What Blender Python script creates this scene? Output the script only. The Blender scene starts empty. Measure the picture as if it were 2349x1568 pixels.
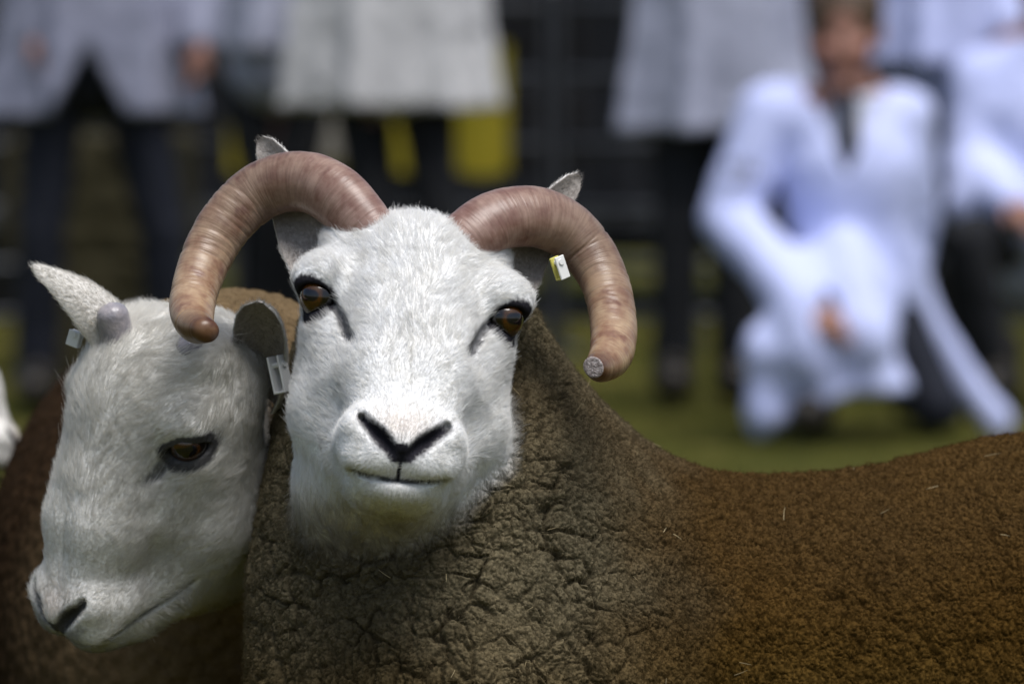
import bpy, math, random
import numpy as np
from mathutils import Matrix, Vector

# ------------------------------------------------------------------ camera, sky, sun, exposure
scene = bpy.context.scene
PITCH = 0.0534                      # camera looks slightly down
CAM = np.array([0.0, 0.0, 1.0])
FPX = 2349 * 200 / 36.0             # focal length in the pixels used for the measurements
cam_d = bpy.data.cameras.new('camera')
cam = bpy.data.objects.new('camera', cam_d)
scene.collection.objects.link(cam)
cam.location = CAM
cam.rotation_euler = (math.pi / 2 - PITCH, 0, 0)
cam_d.lens = 200
cam_d.sensor_width = 36
cam_d.clip_start = 0.1
cam_d.clip_end = 900
cam_d.dof.use_dof = True
cam_d.dof.focus_distance = 4.07
cam_d.dof.aperture_fstop = 6.5
cam_d.dof.aperture_blades = 9
scene.camera = cam

SUN_EL, SUN_AZ = math.radians(68), math.radians(150)   # azimuth: 180 = behind the camera
world = bpy.data.worlds.new('World')
scene.world = world
world.use_nodes = True
wn = world.node_tree
bg = wn.nodes['Background']
sky = wn.nodes.new('ShaderNodeTexSky')
sky.sky_type = 'NISHITA'
sky.sun_disc = False
sky.sun_elevation = SUN_EL
sky.sun_rotation = SUN_AZ
sky.air_density = 1.2
sky.dust_density = 3.0
wn.links.new(sky.outputs[0], bg.inputs[0])
bg.inputs[1].default_value = 0.075
sun_d = bpy.data.lights.new('sun', 'SUN')
sun_d.energy = 2.4
sun_d.angle = math.radians(34)
sun_d.color = (1.0, 0.985, 0.965)
sun = bpy.data.objects.new('sun', sun_d)
scene.collection.objects.link(sun)
sdir = Vector((math.sin(SUN_AZ) * math.cos(SUN_EL), math.cos(SUN_AZ) * math.cos(SUN_EL), math.sin(SUN_EL)))
sun.rotation_euler = sdir.to_track_quat('Z', 'Y').to_euler()
scene.view_settings.view_transform = 'Standard'
scene.view_settings.look = 'None'
scene.view_settings.exposure = 0.60
scene.view_settings.gamma = 1.0
scene.cycles.max_bounces = 8
scene.cycles.diffuse_bounces = 3
scene.cycles.use_denoising = True

RIGHT = np.array([1.0, 0, 0])
FWD = np.array([0, math.cos(PITCH), -math.sin(PITCH)])
UP = np.array([0, math.sin(PITCH), math.cos(PITCH)])
CAMB = np.stack([RIGHT, UP, -FWD], 1)       # columns: right, up, toward the viewer


def P(px, py, D):
    return CAM + D * (FWD + (px - 1174.5) / FPX * RIGHT - (py - 784) / FPX * UP)


rng = np.random.default_rng(7)

# ------------------------------------------------------------------ noise
def _hash(ix, iy, iz, seed):
    h = (ix.astype(np.uint32) * np.uint32(374761393) + iy.astype(np.uint32) * np.uint32(668265263)
         + iz.astype(np.uint32) * np.uint32(2147483647) + np.uint32((seed * 1274126177) & 0xffffffff))
    h = (h ^ (h >> np.uint32(13))) * np.uint32(1274126177)
    h = (h ^ (h >> np.uint32(16))) * np.uint32(2246822519)
    return h ^ (h >> np.uint32(15))


def _h01(ix, iy, iz, seed):
    return (_hash(ix, iy, iz, seed) & np.uint32(0xffffff)).astype(np.float32) / np.float32(0xffffff)


def vnoise(p, seed=0):
    p = np.asarray(p, np.float32)
    f = np.floor(p)
    i = f.astype(np.int32)
    t = p - f
    t = t * t * (3 - 2 * t)
    out = np.zeros(len(p), np.float32)
    for dx in (0, 1):
        wx = t[:, 0] if dx else 1 - t[:, 0]
        for dy in (0, 1):
            wy = t[:, 1] if dy else 1 - t[:, 1]
            for dz in (0, 1):
                wz = t[:, 2] if dz else 1 - t[:, 2]
                out += wx * wy * wz * _h01(i[:, 0] + dx, i[:, 1] + dy, i[:, 2] + dz, seed)
    return out * 2 - 1


def fbm(p, oct=3, seed=0):
    a, s, o = 1.0, 0.0, np.zeros(len(p), np.float32)
    for k in range(oct):
        o += a * vnoise(p * 2 ** k + 17.3 * k, seed + k)
        s += a
        a *= .5
    return o / s


def worley(p, seed=0):
    f = np.floor(p)
    i = f.astype(np.int32)
    fr = (p - f).astype(np.float32)
    f1 = np.full(len(p), 9., np.float32)
    f2 = np.full(len(p), 9., np.float32)
    cid = np.zeros(len(p), np.float32)
    for dx in (-1, 0, 1):
        for dy in (-1, 0, 1):
            for dz in (-1, 0, 1):
                a, b, c = i[:, 0] + dx, i[:, 1] + dy, i[:, 2] + dz
                h = _hash(a, b, c, seed)
                ox = dx + (h & np.uint32(1023)).astype(np.float32) / 1023 - fr[:, 0]
                oy = dy + ((h >> np.uint32(10)) & np.uint32(1023)).astype(np.float32) / 1023 - fr[:, 1]
                oz = dz + ((h >> np.uint32(20)) & np.uint32(1023)).astype(np.float32) / 1023 - fr[:, 2]
                d = np.sqrt(ox * ox + oy * oy + oz * oz)
                m = d < f1
                f2 = np.where(m, f1, np.minimum(f2, d))
                cid = np.where(m, (h & np.uint32(0xffff)).astype(np.float32) / 65535, cid)
                f1 = np.where(m, d, f1)
    return f1, f2, cid


def sstep(a, b, x):
    t = np.clip((x - a) / (b - a), 0, 1)
    return t * t * (3 - 2 * t)


# ------------------------------------------------------------------ distance-field primitives
def V(*a):
    return np.array(a, np.float32)


def ell(p, c, r, R=None):
    q = p - np.asarray(c, np.float32)
    if R is not None:
        q = q @ R
    r = np.asarray(r, np.float32)
    q = q / r
    k0 = np.sqrt(np.einsum('ij,ij->i', q, q)) + 1e-6
    q = q / r
    k1 = np.sqrt(np.einsum('ij,ij->i', q, q)) + 1e-6
    return k0 * (k0 - 1) / k1


def cone(p, a, b, ra, rb):
    a = np.asarray(a, np.float32)
    b = np.asarray(b, np.float32)
    ab = b - a
    q = p - a
    h = np.clip((q @ ab) / (ab @ ab), 0, 1)
    q = q - h[:, None] * ab
    return np.sqrt(np.einsum('ij,ij->i', q, q)) - (ra + h * (rb - ra))


def chain(p, pts, rad, k=0.0):
    d = None
    for i in range(len(pts) - 1):
        e = cone(p, pts[i], pts[i + 1], rad[i], rad[i + 1])
        d = e if d is None else (su(d, e, k) if k else np.minimum(d, e))
    return d


def su(a, b, k):
    h = np.clip(.5 + .5 * (b - a) / k, 0, 1)
    return b + (a - b) * h - k * h * (1 - h)


def ss(a, b, k):                    # a minus b
    return -su(-a, b, k)


def seg2(x, y, a, b):
    ax, ay = a
    bx, by = b
    dx, dy = bx - ax, by - ay
    h = np.clip(((x - ax) * dx + (y - ay) * dy) / (dx * dx + dy * dy), 0, 1)
    return np.sqrt((x - ax - h * dx) ** 2 + (y - ay - h * dy) ** 2), h


def poly2(x, y, pts):
    d = None
    for i in range(len(pts) - 1):
        e = seg2(x, y, pts[i], pts[i + 1])[0]
        d = e if d is None else np.minimum(d, e)
    return d


# ------------------------------------------------------------------ meshing a distance field
def field_mesh(f, lo, hi, h):
    lo = np.array(lo, float)
    n = np.ceil((np.array(hi) - lo) / h).astype(int) + 1
    s = 4
    nc = (n + s - 1) // s + 1
    ax = [lo[k] + np.arange(nc[k]) * h * s for k in range(3)]
    g = np.stack(np.meshgrid(*ax, indexing='ij'), -1).reshape(-1, 3).astype(np.float32)
    dc = f(g).reshape(nc)
    full = np.repeat(np.repeat(np.repeat(dc, s, 0), s, 1), s, 2)[:n[0], :n[1], :n[2]].copy()
    near = np.abs(dc) < h * s * 2.4
    m = np.repeat(np.repeat(np.repeat(near, s, 0), s, 1), s, 2)[:n[0], :n[1], :n[2]]
    idx = np.argwhere(m)
    full[m] = f((lo + idx * h).astype(np.float32))
    D = full
    ins = D < 0
    cnt = np.zeros(np.array(D.shape) - 1, np.int8)
    for dx in (0, 1):
        for dy in (0, 1):
            for dz in (0, 1):
                cnt += ins[dx:dx + cnt.shape[0], dy:dy + cnt.shape[1], dz:dz + cnt.shape[2]]
    act = (cnt > 0) & (cnt < 8)
    cells = np.argwhere(act)
    vid = np.full(cnt.shape, -1, np.int64)
    vid[act] = np.arange(len(cells))
    acc = np.zeros((len(cells), 3))
    num = np.zeros(len(cells))
    C = [(a, b, c) for a in (0, 1) for b in (0, 1) for c in (0, 1)]
    for a in C:
        for k in range(3):
            if a[k] == 0:
                b = list(a)
                b[k] = 1
                da = D[cells[:, 0] + a[0], cells[:, 1] + a[1], cells[:, 2] + a[2]]
                db = D[cells[:, 0] + b[0], cells[:, 1] + b[1], cells[:, 2] + b[2]]
                x = (da < 0) != (db < 0)
                t = np.where(x, da / np.where(x, da - db, 1), 0)
                q = np.tile(np.array(a, float), (len(cells), 1))
                q[:, k] += t
                acc += q * x[:, None]
                num += x
    verts = lo + (cells + acc / num[:, None]) * h
    quads = []
    for k in range(3):
        sl0 = [slice(None)] * 3
        sl1 = [slice(None)] * 3
        sl0[k] = slice(0, -1)
        sl1[k] = slice(1, None)
        a, b = ins[tuple(sl0)], ins[tuple(sl1)]
        e = np.argwhere(a != b)
        u, v = (k + 1) % 3, (k + 2) % 3
        e = e[(e[:, u] > 0) & (e[:, v] > 0) & (e[:, u] < cnt.shape[u]) & (e[:, v] < cnt.shape[v])]
        def at(du, dv):
            q = e.copy()
            q[:, u] -= du
            q[:, v] -= dv
            return vid[q[:, 0], q[:, 1], q[:, 2]]
        Q = np.stack([at(1, 1), at(0, 1), at(0, 0), at(1, 0)], 1)
        flip = ~ins[e[:, 0], e[:, 1], e[:, 2]]
        Q[flip] = Q[flip][:, ::-1]
        quads.append(Q)
    return verts, np.concatenate(quads)


def fgrad(f, p, e):
    d = f(p.astype(np.float32))
    g = np.stack([f((p + e * np.eye(3)[k]).astype(np.float32)) - d for k in range(3)], 1) / e
    return d, g


def project(f, v, e, it=1, maxstep=.004):
    for _ in range(it):
        d, g = fgrad(f, v, e)
        g2 = (g * g).sum(1) + 1e-6
        v = v - g * np.clip(d / g2, -maxstep, maxstep)[:, None]
    return v


def subdivide(v, q, mask):
    s = q[mask]
    keep = q[~mask]
    e = np.stack([s, np.roll(s, -1, 1)], -1).reshape(-1, 2)
    es = np.sort(e, 1)
    key = es[:, 0] * (len(v) + 1) + es[:, 1]
    uk, inv = np.unique(key, return_inverse=True)
    a, b = uk // (len(v) + 1), uk % (len(v) + 1)
    mid = (v[a] + v[b]) / 2
    cen = v[s].mean(1)
    n0 = len(v)
    em = (inv + n0).reshape(-1, 4)
    ce = np.arange(len(s)) + n0 + len(mid)
    out = [np.stack([s[:, k], em[:, k], ce, em[:, (k + 3) % 4]], 1) for k in range(4)]
    return np.concatenate([v, mid, cen]), np.concatenate([keep] + out)


def vnormals(v, q):
    n = np.cross(v[q[:, 2]] - v[q[:, 0]], v[q[:, 3]] - v[q[:, 1]])
    o = np.zeros_like(v)
    for k in range(4):
        np.add.at(o, q[:, k], n)
    return o / (np.linalg.norm(o, axis=1, keepdims=True) + 1e-12)


# ------------------------------------------------------------------ objects
col = scene.collection


def mesh_obj(name, v, f, mat, parent=None, colors=None, smooth=True, org=None, attrs=None, mats=None, mat_idx=None):
    v = np.asarray(v, float)
    if org is not None:
        v = v - np.asarray(org)
    me = bpy.data.meshes.new(name)
    f = np.asarray(f)
    if f.ndim == 2 and f.dtype != object:
        me.vertices.add(len(v))
        me.vertices.foreach_set('co', v.astype(np.float32).ravel())
        k = f.shape[1]
        me.loops.add(f.size)
        me.loops.foreach_set('vertex_index', f.astype(np.int32).ravel())
        me.polygons.add(len(f))
        me.polygons.foreach_set('loop_start', np.arange(0, f.size, k, dtype=np.int32))
        me.update(calc_edges=True)
        me.validate()
    else:
        me.from_pydata(v.tolist(), [], [list(map(int, x)) for x in f])
        me.update()
    if smooth:
        me.polygons.foreach_set('use_smooth', np.ones(len(me.polygons), bool))
    if colors is not None:
        a = me.attributes.new('Col', 'FLOAT_COLOR', 'POINT')
        c = np.ones((len(v), 4), np.float32)
        c[:, :3] = colors
        a.data.foreach_set('color', c.ravel())
    for kx, val in (attrs or {}).items():
        a = me.attributes.new(kx, 'FLOAT', 'POINT')
        a.data.foreach_set('value', np.asarray(val, np.float32))
    for m in (mats or [mat]):
        me.materials.append(m)
    if mat_idx is not None:
        me.polygons.foreach_set('material_index', np.asarray(mat_idx, np.int32))
    o = bpy.data.objects.new(name, me)
    col.objects.link(o)
    if parent is not None:
        o.parent = parent
    return o


def empty(name, loc, label=None, cat=None, group=None, kind=None):
    o = bpy.data.objects.new(name, None)
    o.empty_display_size = .05
    o.location = loc
    col.objects.link(o)
    tag(o, label, cat, group, kind)
    return o


def tag(o, label=None, cat=None, group=None, kind=None):
    for k, x in (('label', label), ('category', cat), ('group', group), ('kind', kind)):
        if x:
            o[k] = x
    return o


def curves_obj(name, pts, rad, mat, parent, colors, org):
    """pts (N,k,3) strands, rad (k,) or (N,k)"""
    N, k = pts.shape[:2]
    cu = bpy.data.hair_curves.new(name)
    cu.add_curves([k] * N)
    cu.position_data.foreach_set('vector', (pts - np.asarray(org)).astype(np.float32).ravel())
    r = np.broadcast_to(rad, (N, k)).astype(np.float32).ravel()
    a = cu.attributes.get('radius') or cu.attributes.new('radius', 'FLOAT', 'POINT')
    a.data.foreach_set('value', r)
    a = cu.attributes.new('Col', 'FLOAT_COLOR', 'CURVE')
    c = np.ones((N, 4), np.float32)
    c[:, :3] = colors
    a.data.foreach_set('color', c.ravel())
    cu.materials.append(mat)
    o = bpy.data.objects.new(name, cu)
    col.objects.link(o)
    o.parent = parent
    return o


class MB:                            # small mesh collector for boxes, tubes
    def __init__(s):
        s.v, s.f = [], []

    def add(s, v, f):
        n = len(s.v)
        s.v += [tuple(map(float, x)) for x in v]
        s.f += [[i + n for i in q] for q in f]

    def box(s, c, size, R=None, bev=0.0):
        c = np.array(c, float)
        hx = np.array(size, float) / 2
        R = np.eye(3) if R is None else np.array(R)
        if bev <= 0:
            pts = [c + R @ (hx * np.array((a, b, d))) for a in (-1, 1) for b in (-1, 1) for d in (-1, 1)]
            s.add(pts, [(0, 1, 3, 2), (4, 6, 7, 5), (0, 4, 5, 1), (2, 3, 7, 6), (0, 2, 6, 4), (1, 5, 7, 3)])
        else:
            pts, idx = [], {}
            for a in (-1, 1):
                for b in (-1, 1):
                    for d in (-1, 1):
                        for k in range(3):
                            q = hx * np.array((a, b, d))
                            q = q - np.array((a, b, d)) * bev
                            q[k] += (a, b, d)[k] * bev
                            idx[(a, b, d, k)] = len(pts)
                            pts.append(c + R @ q)
            F = []
            for k in range(3):
                u, w = (k + 1) % 3, (k + 2) % 3
                for sg in (-1, 1):
                    q = []
                    for (x, y) in ((-1, -1), (1, -1), (1, 1), (-1, 1)):
                        t = [0, 0, 0]
                        t[k], t[u], t[w] = sg, x, y
                        q.append(idx[(t[0], t[1], t[2], k)])
                    F.append(q if sg > 0 else q[::-1])
                for x in (-1, 1):
                    for y in (-1, 1):
                        q = []
                        for sg, kk in ((-1, u), (1, u), (1, w), (-1, w)):
                            t = [0, 0, 0]
                            t[k], t[u], t[w] = sg, x, y
                            q.append(idx[(t[0], t[1], t[2], kk)])
                        F.append(q if x * y < 0 else q[::-1])
            for a in (-1, 1):
                for b in (-1, 1):
                    for d in (-1, 1):
                        q = [idx[(a, b, d, k)] for k in range(3)]
                        F.append(q if a * b * d > 0 else q[::-1])
            s.add(pts, F)
        return s

    def tube(s, pts, rad, n=8, cap=True):
        pts = np.array(pts, float)
        rad = np.broadcast_to(rad, len(pts))
        t = np.gradient(pts, axis=0)
        t /= np.linalg.norm(t, axis=1, keepdims=True)
        ref = np.array([0, 0, 1.]) if abs(t[0][2]) < .9 else np.array([1., 0, 0])
        u = np.cross(t[0], ref)
        V_ = []
        for i in range(len(pts)):
            u = u - t[i] * (u @ t[i])
            u /= np.linalg.norm(u)
            w = np.cross(t[i], u)
            for j in range(n):
                a = 2 * math.pi * j / n
                V_.append(pts[i] + rad[i] * (math.cos(a) * u + math.sin(a) * w))
        F = [(i * n + j, i * n + (j + 1) % n, (i + 1) * n + (j + 1) % n, (i + 1) * n + j) for i in range(len(pts) - 1) for j in range(n)]
        if cap:
            F += [tuple(range(n))[::-1], tuple((len(pts) - 1) * n + j for j in range(n))]
        s.add(V_, F)
        return s

    def build(s, name, mat, parent=None, smooth=False, org=None):
        f = np.empty(len(s.f), object)
        for i, x in enumerate(s.f):
            f[i] = x
        return mesh_obj(name, s.v, f, mat, parent, smooth=smooth, org=org)


# ------------------------------------------------------------------ materials
def mat_new(name):
    m = bpy.data.materials.new(name)
    m.use_nodes = True
    nt = m.node_tree
    b = nt.nodes['Principled BSDF']
    return m, nt, b


def nn(nt, t, **kw):
    n = nt.nodes.new(t)
    for k, x in kw.items():
        if k in n.inputs.keys():
            n.inputs[k].default_value = x
        else:
            setattr(n, k, x)
    return n


def simple(name, c1, c2=None, scale=30, rough=.8, bump=0.0, bscale=200, spec=.3, metal=0):
    m, nt, b = mat_new(name)
    b.inputs['Roughness'].default_value = rough
    b.inputs['Specular IOR Level'].default_value = spec
    b.inputs['Metallic'].default_value = metal
    tc = nn(nt, 'ShaderNodeTexCoord')
    nz = nn(nt, 'ShaderNodeTexNoise', Scale=scale, Detail=4.0)
    nt.links.new(tc.outputs['Object'], nz.inputs['Vector'])
    r = nn(nt, 'ShaderNodeValToRGB')
    r.color_ramp.elements[0].position = .35
    r.color_ramp.elements[1].position = .65
    r.color_ramp.elements[0].color = (*c1, 1)
    r.color_ramp.elements[1].color = (*(c2 or c1), 1)
    nt.links.new(nz.outputs['Fac'], r.inputs[0])
    nt.links.new(r.outputs[0], b.inputs['Base Color'])
    if bump:
        nb = nn(nt, 'ShaderNodeTexNoise', Scale=bscale, Detail=3.0)
        nt.links.new(tc.outputs['Object'], nb.inputs['Vector'])
        bp = nn(nt, 'ShaderNodeBump', Strength=bump, Distance=.002)
        nt.links.new(nb.outputs['Fac'], bp.inputs['Height'])
        nt.links.new(bp.outputs[0], b.inputs['Normal'])
    return m


def attr_mat(name, rough=.85, spec=.2, noise=0.0, nscale=300, sheen=0.0, bump=0.0, bscale=500, sss=0.0):
    m, nt, b = mat_new(name)
    b.inputs['Roughness'].default_value = rough
    b.inputs['Specular IOR Level'].default_value = spec
    at = nn(nt, 'ShaderNodeAttribute', attribute_name='Col')
    src = at.outputs['Color']
    tc = nn(nt, 'ShaderNodeTexCoord')
    if noise:
        nz = nn(nt, 'ShaderNodeTexNoise', Scale=nscale, Detail=3.0)
        nt.links.new(tc.outputs['Object'], nz.inputs['Vector'])
        mr = nn(nt, 'ShaderNodeMapRange')
        mr.inputs[1].default_value, mr.inputs[2].default_value = .3, .7
        mr.inputs[3].default_value, mr.inputs[4].default_value = 1 - noise, 1 + noise
        nt.links.new(nz.outputs['Fac'], mr.inputs[0])
        mx = nn(nt, 'ShaderNodeVectorMath', operation='SCALE')
        nt.links.new(src, mx.inputs[0])
        nt.links.new(mr.outputs[0], mx.inputs['Scale'])
        src = mx.outputs[0]
    nt.links.new(src, b.inputs['Base Color'])
    if sheen:
        b.inputs['Sheen Weight'].default_value = sheen
        b.inputs['Sheen Roughness'].default_value = .5
    if bump:
        nb = nn(nt, 'ShaderNodeTexNoise', Scale=bscale, Detail=3.0)
        nt.links.new(tc.outputs['Object'], nb.inputs['Vector'])
        bp = nn(nt, 'ShaderNodeBump', Strength=bump, Distance=.001)
        nt.links.new(nb.outputs['Fac'], bp.inputs['Height'])
        nt.links.new(bp.outputs[0], b.inputs['Normal'])
    return m


def fur_mat(name, trans=.35):
    m = bpy.data.materials.new(name)
    m.use_nodes = True
    nt = m.node_tree
    nt.nodes.clear()
    out = nn(nt, 'ShaderNodeOutputMaterial')
    at = nn(nt, 'ShaderNodeAttribute', attribute_name='Col')
    d = nn(nt, 'ShaderNodeBsdfDiffuse')
    t = nn(nt, 'ShaderNodeBsdfTranslucent')
    mx = nn(nt, 'ShaderNodeMixShader')
    mx.inputs[0].default_value = trans
    nt.links.new(at.outputs['Color'], d.inputs['Color'])
    nt.links.new(at.outputs['Color'], t.inputs['Color'])
    nt.links.new(d.outputs[0], mx.inputs[1])
    nt.links.new(t.outputs[0], mx.inputs[2])
    nt.links.new(mx.outputs[0], out.inputs[0])
    return m


M = {}
M['hide'] = attr_mat('sheep_hide', rough=.95, spec=.03, noise=.16, nscale=420, bump=.7, bscale=330)
M['hair'] = fur_mat('sheep_hair', .4)
M['wool'] = fur_mat('wool_fibre', .3)


def horn_material():
    m, nt, b = mat_new('horn')
    at = nn(nt, 'ShaderNodeAttribute', attribute_name='along')
    ar = nn(nt, 'ShaderNodeAttribute', attribute_name='ring')
    tc = nn(nt, 'ShaderNodeTexCoord')
    r = nn(nt, 'ShaderNodeValToRGB')
    e = r.color_ramp.elements
    e[0].position, e[0].color = 0.0, (.28, .185, .155, 1)
    e[1].position, e[1].color = 1.0, (.135, .07, .035, 1)
    for p, c in ((.22, (.27, .18, .14)), (.42, (.205, .14, .10)), (.62, (.29, .20, .13)), (.80, (.38, .27, .17)), (.90, (.35, .24, .145)), (.95, (.22, .145, .085))):
        x = e.new(p)
        x.color = (*c, 1)
    nt.links.new(at.outputs['Fac'], r.inputs[0])
    # blotches
    n1 = nn(nt, 'ShaderNodeTexNoise', Scale=55.0, Detail=5.0, Roughness=.6)
    nt.links.new(tc.outputs['Object'], n1.inputs['Vector'])
    r1 = nn(nt, 'ShaderNodeValToRGB')
    r1.color_ramp.elements[0].position, r1.color_ramp.elements[1].position = .36, .62
    r1.color_ramp.elements[0].color = (.56, .40, .38, 1)
    r1.color_ramp.elements[1].color = (1.1, 1.1, 1.1, 1)
    nt.links.new(n1.outputs['Fac'], r1.inputs[0])
    mx = nn(nt, 'ShaderNodeMix', data_type='RGBA', blend_type='MULTIPLY')
    mx.inputs[0].default_value = .8
    nt.links.new(r.outputs[0], mx.inputs[6])
    nt.links.new(r1.outputs[0], mx.inputs[7])
    n3 = nn(nt, 'ShaderNodeTexNoise', Scale=38.0, Detail=3.0, Roughness=.55)
    nt.links.new(tc.outputs['Object'], n3.inputs['Vector'])
    r3 = nn(nt, 'ShaderNodeValToRGB')
    r3.color_ramp.elements[0].position, r3.color_ramp.elements[1].position = .60, .70
    r3.color_ramp.elements[0].color = (1, 1, 1, 1)
    r3.color_ramp.elements[1].color = (.50, .34, .36, 1)
    nt.links.new(n3.outputs['Fac'], r3.inputs[0])
    mx3 = nn(nt, 'ShaderNodeMix', data_type='RGBA', blend_type='MULTIPLY')
    mx3.inputs[0].default_value = .8
    nt.links.new(mx.outputs[2], mx3.inputs[6])
    nt.links.new(r3.outputs[0], mx3.inputs[7])
    mx = mx3
    # fine growth lines
    wv = nn(nt, 'ShaderNodeMath', operation='MULTIPLY')
    wv.inputs[1].default_value = 260.0
    nt.links.new(at.outputs['Fac'], wv.inputs[0])
    cv = nn(nt, 'ShaderNodeCombineXYZ')
    nt.links.new(wv.outputs[0], cv.inputs[0])
    nt.links.new(ar.outputs['Fac'], cv.inputs[1])
    n2 = nn(nt, 'ShaderNodeTexNoise', Scale=.55, Detail=4.0)
    nt.links.new(cv.outputs[0], n2.inputs['Vector'])
    r2 = nn(nt, 'ShaderNodeValToRGB')
    r2.color_ramp.elements[0].position, r2.color_ramp.elements[1].position = .3, .6
    r2.color_ramp.elements[0].color = (.72, .68, .64, 1)
    r2.color_ramp.elements[1].color = (1.06, 1.06, 1.06, 1)
    nt.links.new(n2.outputs['Fac'], r2.inputs[0])
    mx2 = nn(nt, 'ShaderNodeMix', data_type='RGBA', blend_type='MULTIPLY')
    mx2.inputs[0].default_value = .7
    nt.links.new(mx.outputs[2], mx2.inputs[6])
    nt.links.new(r2.outputs[0], mx2.inputs[7])
    nt.links.new(mx2.outputs[2], b.inputs['Base Color'])
    b.inputs['Roughness'].default_value = .36
    b.inputs['Specular IOR Level'].default_value = .45
    bp = nn(nt, 'ShaderNodeBump', Strength=.35, Distance=.0012)
    nt.links.new(n2.outputs['Fac'], bp.inputs['Height'])
    nt.links.new(bp.outputs[0], b.inputs['Normal'])
    return m


M['horn'] = horn_material()
M['horn_cut'] = simple('horn_cut_face', (.16, .13, .12), (.34, .30, .29), scale=420, rough=.5, bump=.8, bscale=700, spec=.5)
M['scur'] = simple('horn_stub', (.22, .21, .235), (.34, .31, .32), scale=120, rough=.28, bump=.3, bscale=400, spec=.5)


def eye_material():
    m, nt, b = mat_new('sheep_eye')
    tc = nn(nt, 'ShaderNodeTexCoord')
    sp = nn(nt, 'ShaderNodeSeparateXYZ')
    nt.links.new(tc.outputs['Object'], sp.inputs[0])      # eye object: Z = gaze, X = along pupil, unit sphere

    def math_(op, a, bb=None):
        n = nn(nt, 'ShaderNodeMath', operation=op)
        for i, x in enumerate((a, bb)):
            if x is None:
                continue
            if isinstance(x, (int, float)):
                n.inputs[i].default_value = x
            else:
                nt.links.new(x, n.inputs[i])
        return n.outputs[0]
    x, y = sp.outputs[0], sp.outputs[1]
    rad = math_('SQRT', math_('ADD', math_('POWER', x, 2.0), math_('POWER', y, 2.0)))
    # pupil: rounded slot
    px = math_('MAXIMUM', math_('SUBTRACT', math_('ABSOLUTE', x), .30), 0.0)
    pup = math_('SQRT', math_('ADD', math_('POWER', px, 2.0), math_('POWER', y, 2.0)))
    r = nn(nt, 'ShaderNodeValToRGB')
    e = r.color_ramp.elements
    e[0].position, e[0].color = 0.0, (.05, .02, .004, 1)
    e[1].position, e[1].color = 1.0, (.004, .003, .003, 1)
    for p, c in ((.25, (.05, .020, .004)), (.5, (.085, .034, .006)), (.64, (.06, .023, .004)), (.72, (.006, .004, .003))):
        q = e.new(p)
        q.color = (*c, 1)
    nt.links.new(rad, r.inputs[0])
    nz = nn(nt, 'ShaderNodeTexNoise', Scale=9.0, Detail=5.0)
    nt.links.new(tc.outputs['Object'], nz.inputs['Vector'])
    mx = nn(nt, 'ShaderNodeMix', data_type='RGBA', blend_type='MULTIPLY')
    mx.inputs[0].default_value = .6
    nt.links.new(r.outputs[0], mx.inputs[6])
    nt.links.new(nz.outputs['Color'], mx.inputs[7])
    pm = nn(nt, 'ShaderNodeMapRange')
    pm.inputs[1].default_value, pm.inputs[2].default_value = .22, .30
    nt.links.new(pup, pm.inputs[0])
    m2 = nn(nt, 'ShaderNodeMix', data_type='RGBA')
    nt.links.new(pm.outputs[0], m2.inputs[0])
    m2.inputs[6].default_value = (.003, .003, .005, 1)
    nt.links.new(mx.outputs[2], m2.inputs[7])
    nt.links.new(m2.outputs[2], b.inputs['Base Color'])
    b.inputs['Roughness'].default_value = .12
    b.inputs['Coat Weight'].default_value = .35
    b.inputs['Coat Roughness'].default_value = .03
    return m


M['eye'] = eye_material()
M['tag_white'] = simple('white_plastic', (.75, .75, .74), (.8, .8, .78), rough=.4, spec=.5)
M['tag_yellow'] = simple('yellow_plastic', (.55, .50, .10), (.6, .55, .14), rough=.4, spec=.5)

# ------------------------------------------------------------------ sheep head (local cm: u right, v up, w out of the face)
EYE_C = {False: (6.45, 0.0, -0.55), True: (5.95, 0.0, -0.35)}
EYE_N = V(.70, .04, .71)
EYE_N = EYE_N / np.linalg.norm(EYE_N)
EYE_R = 1.62


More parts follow.
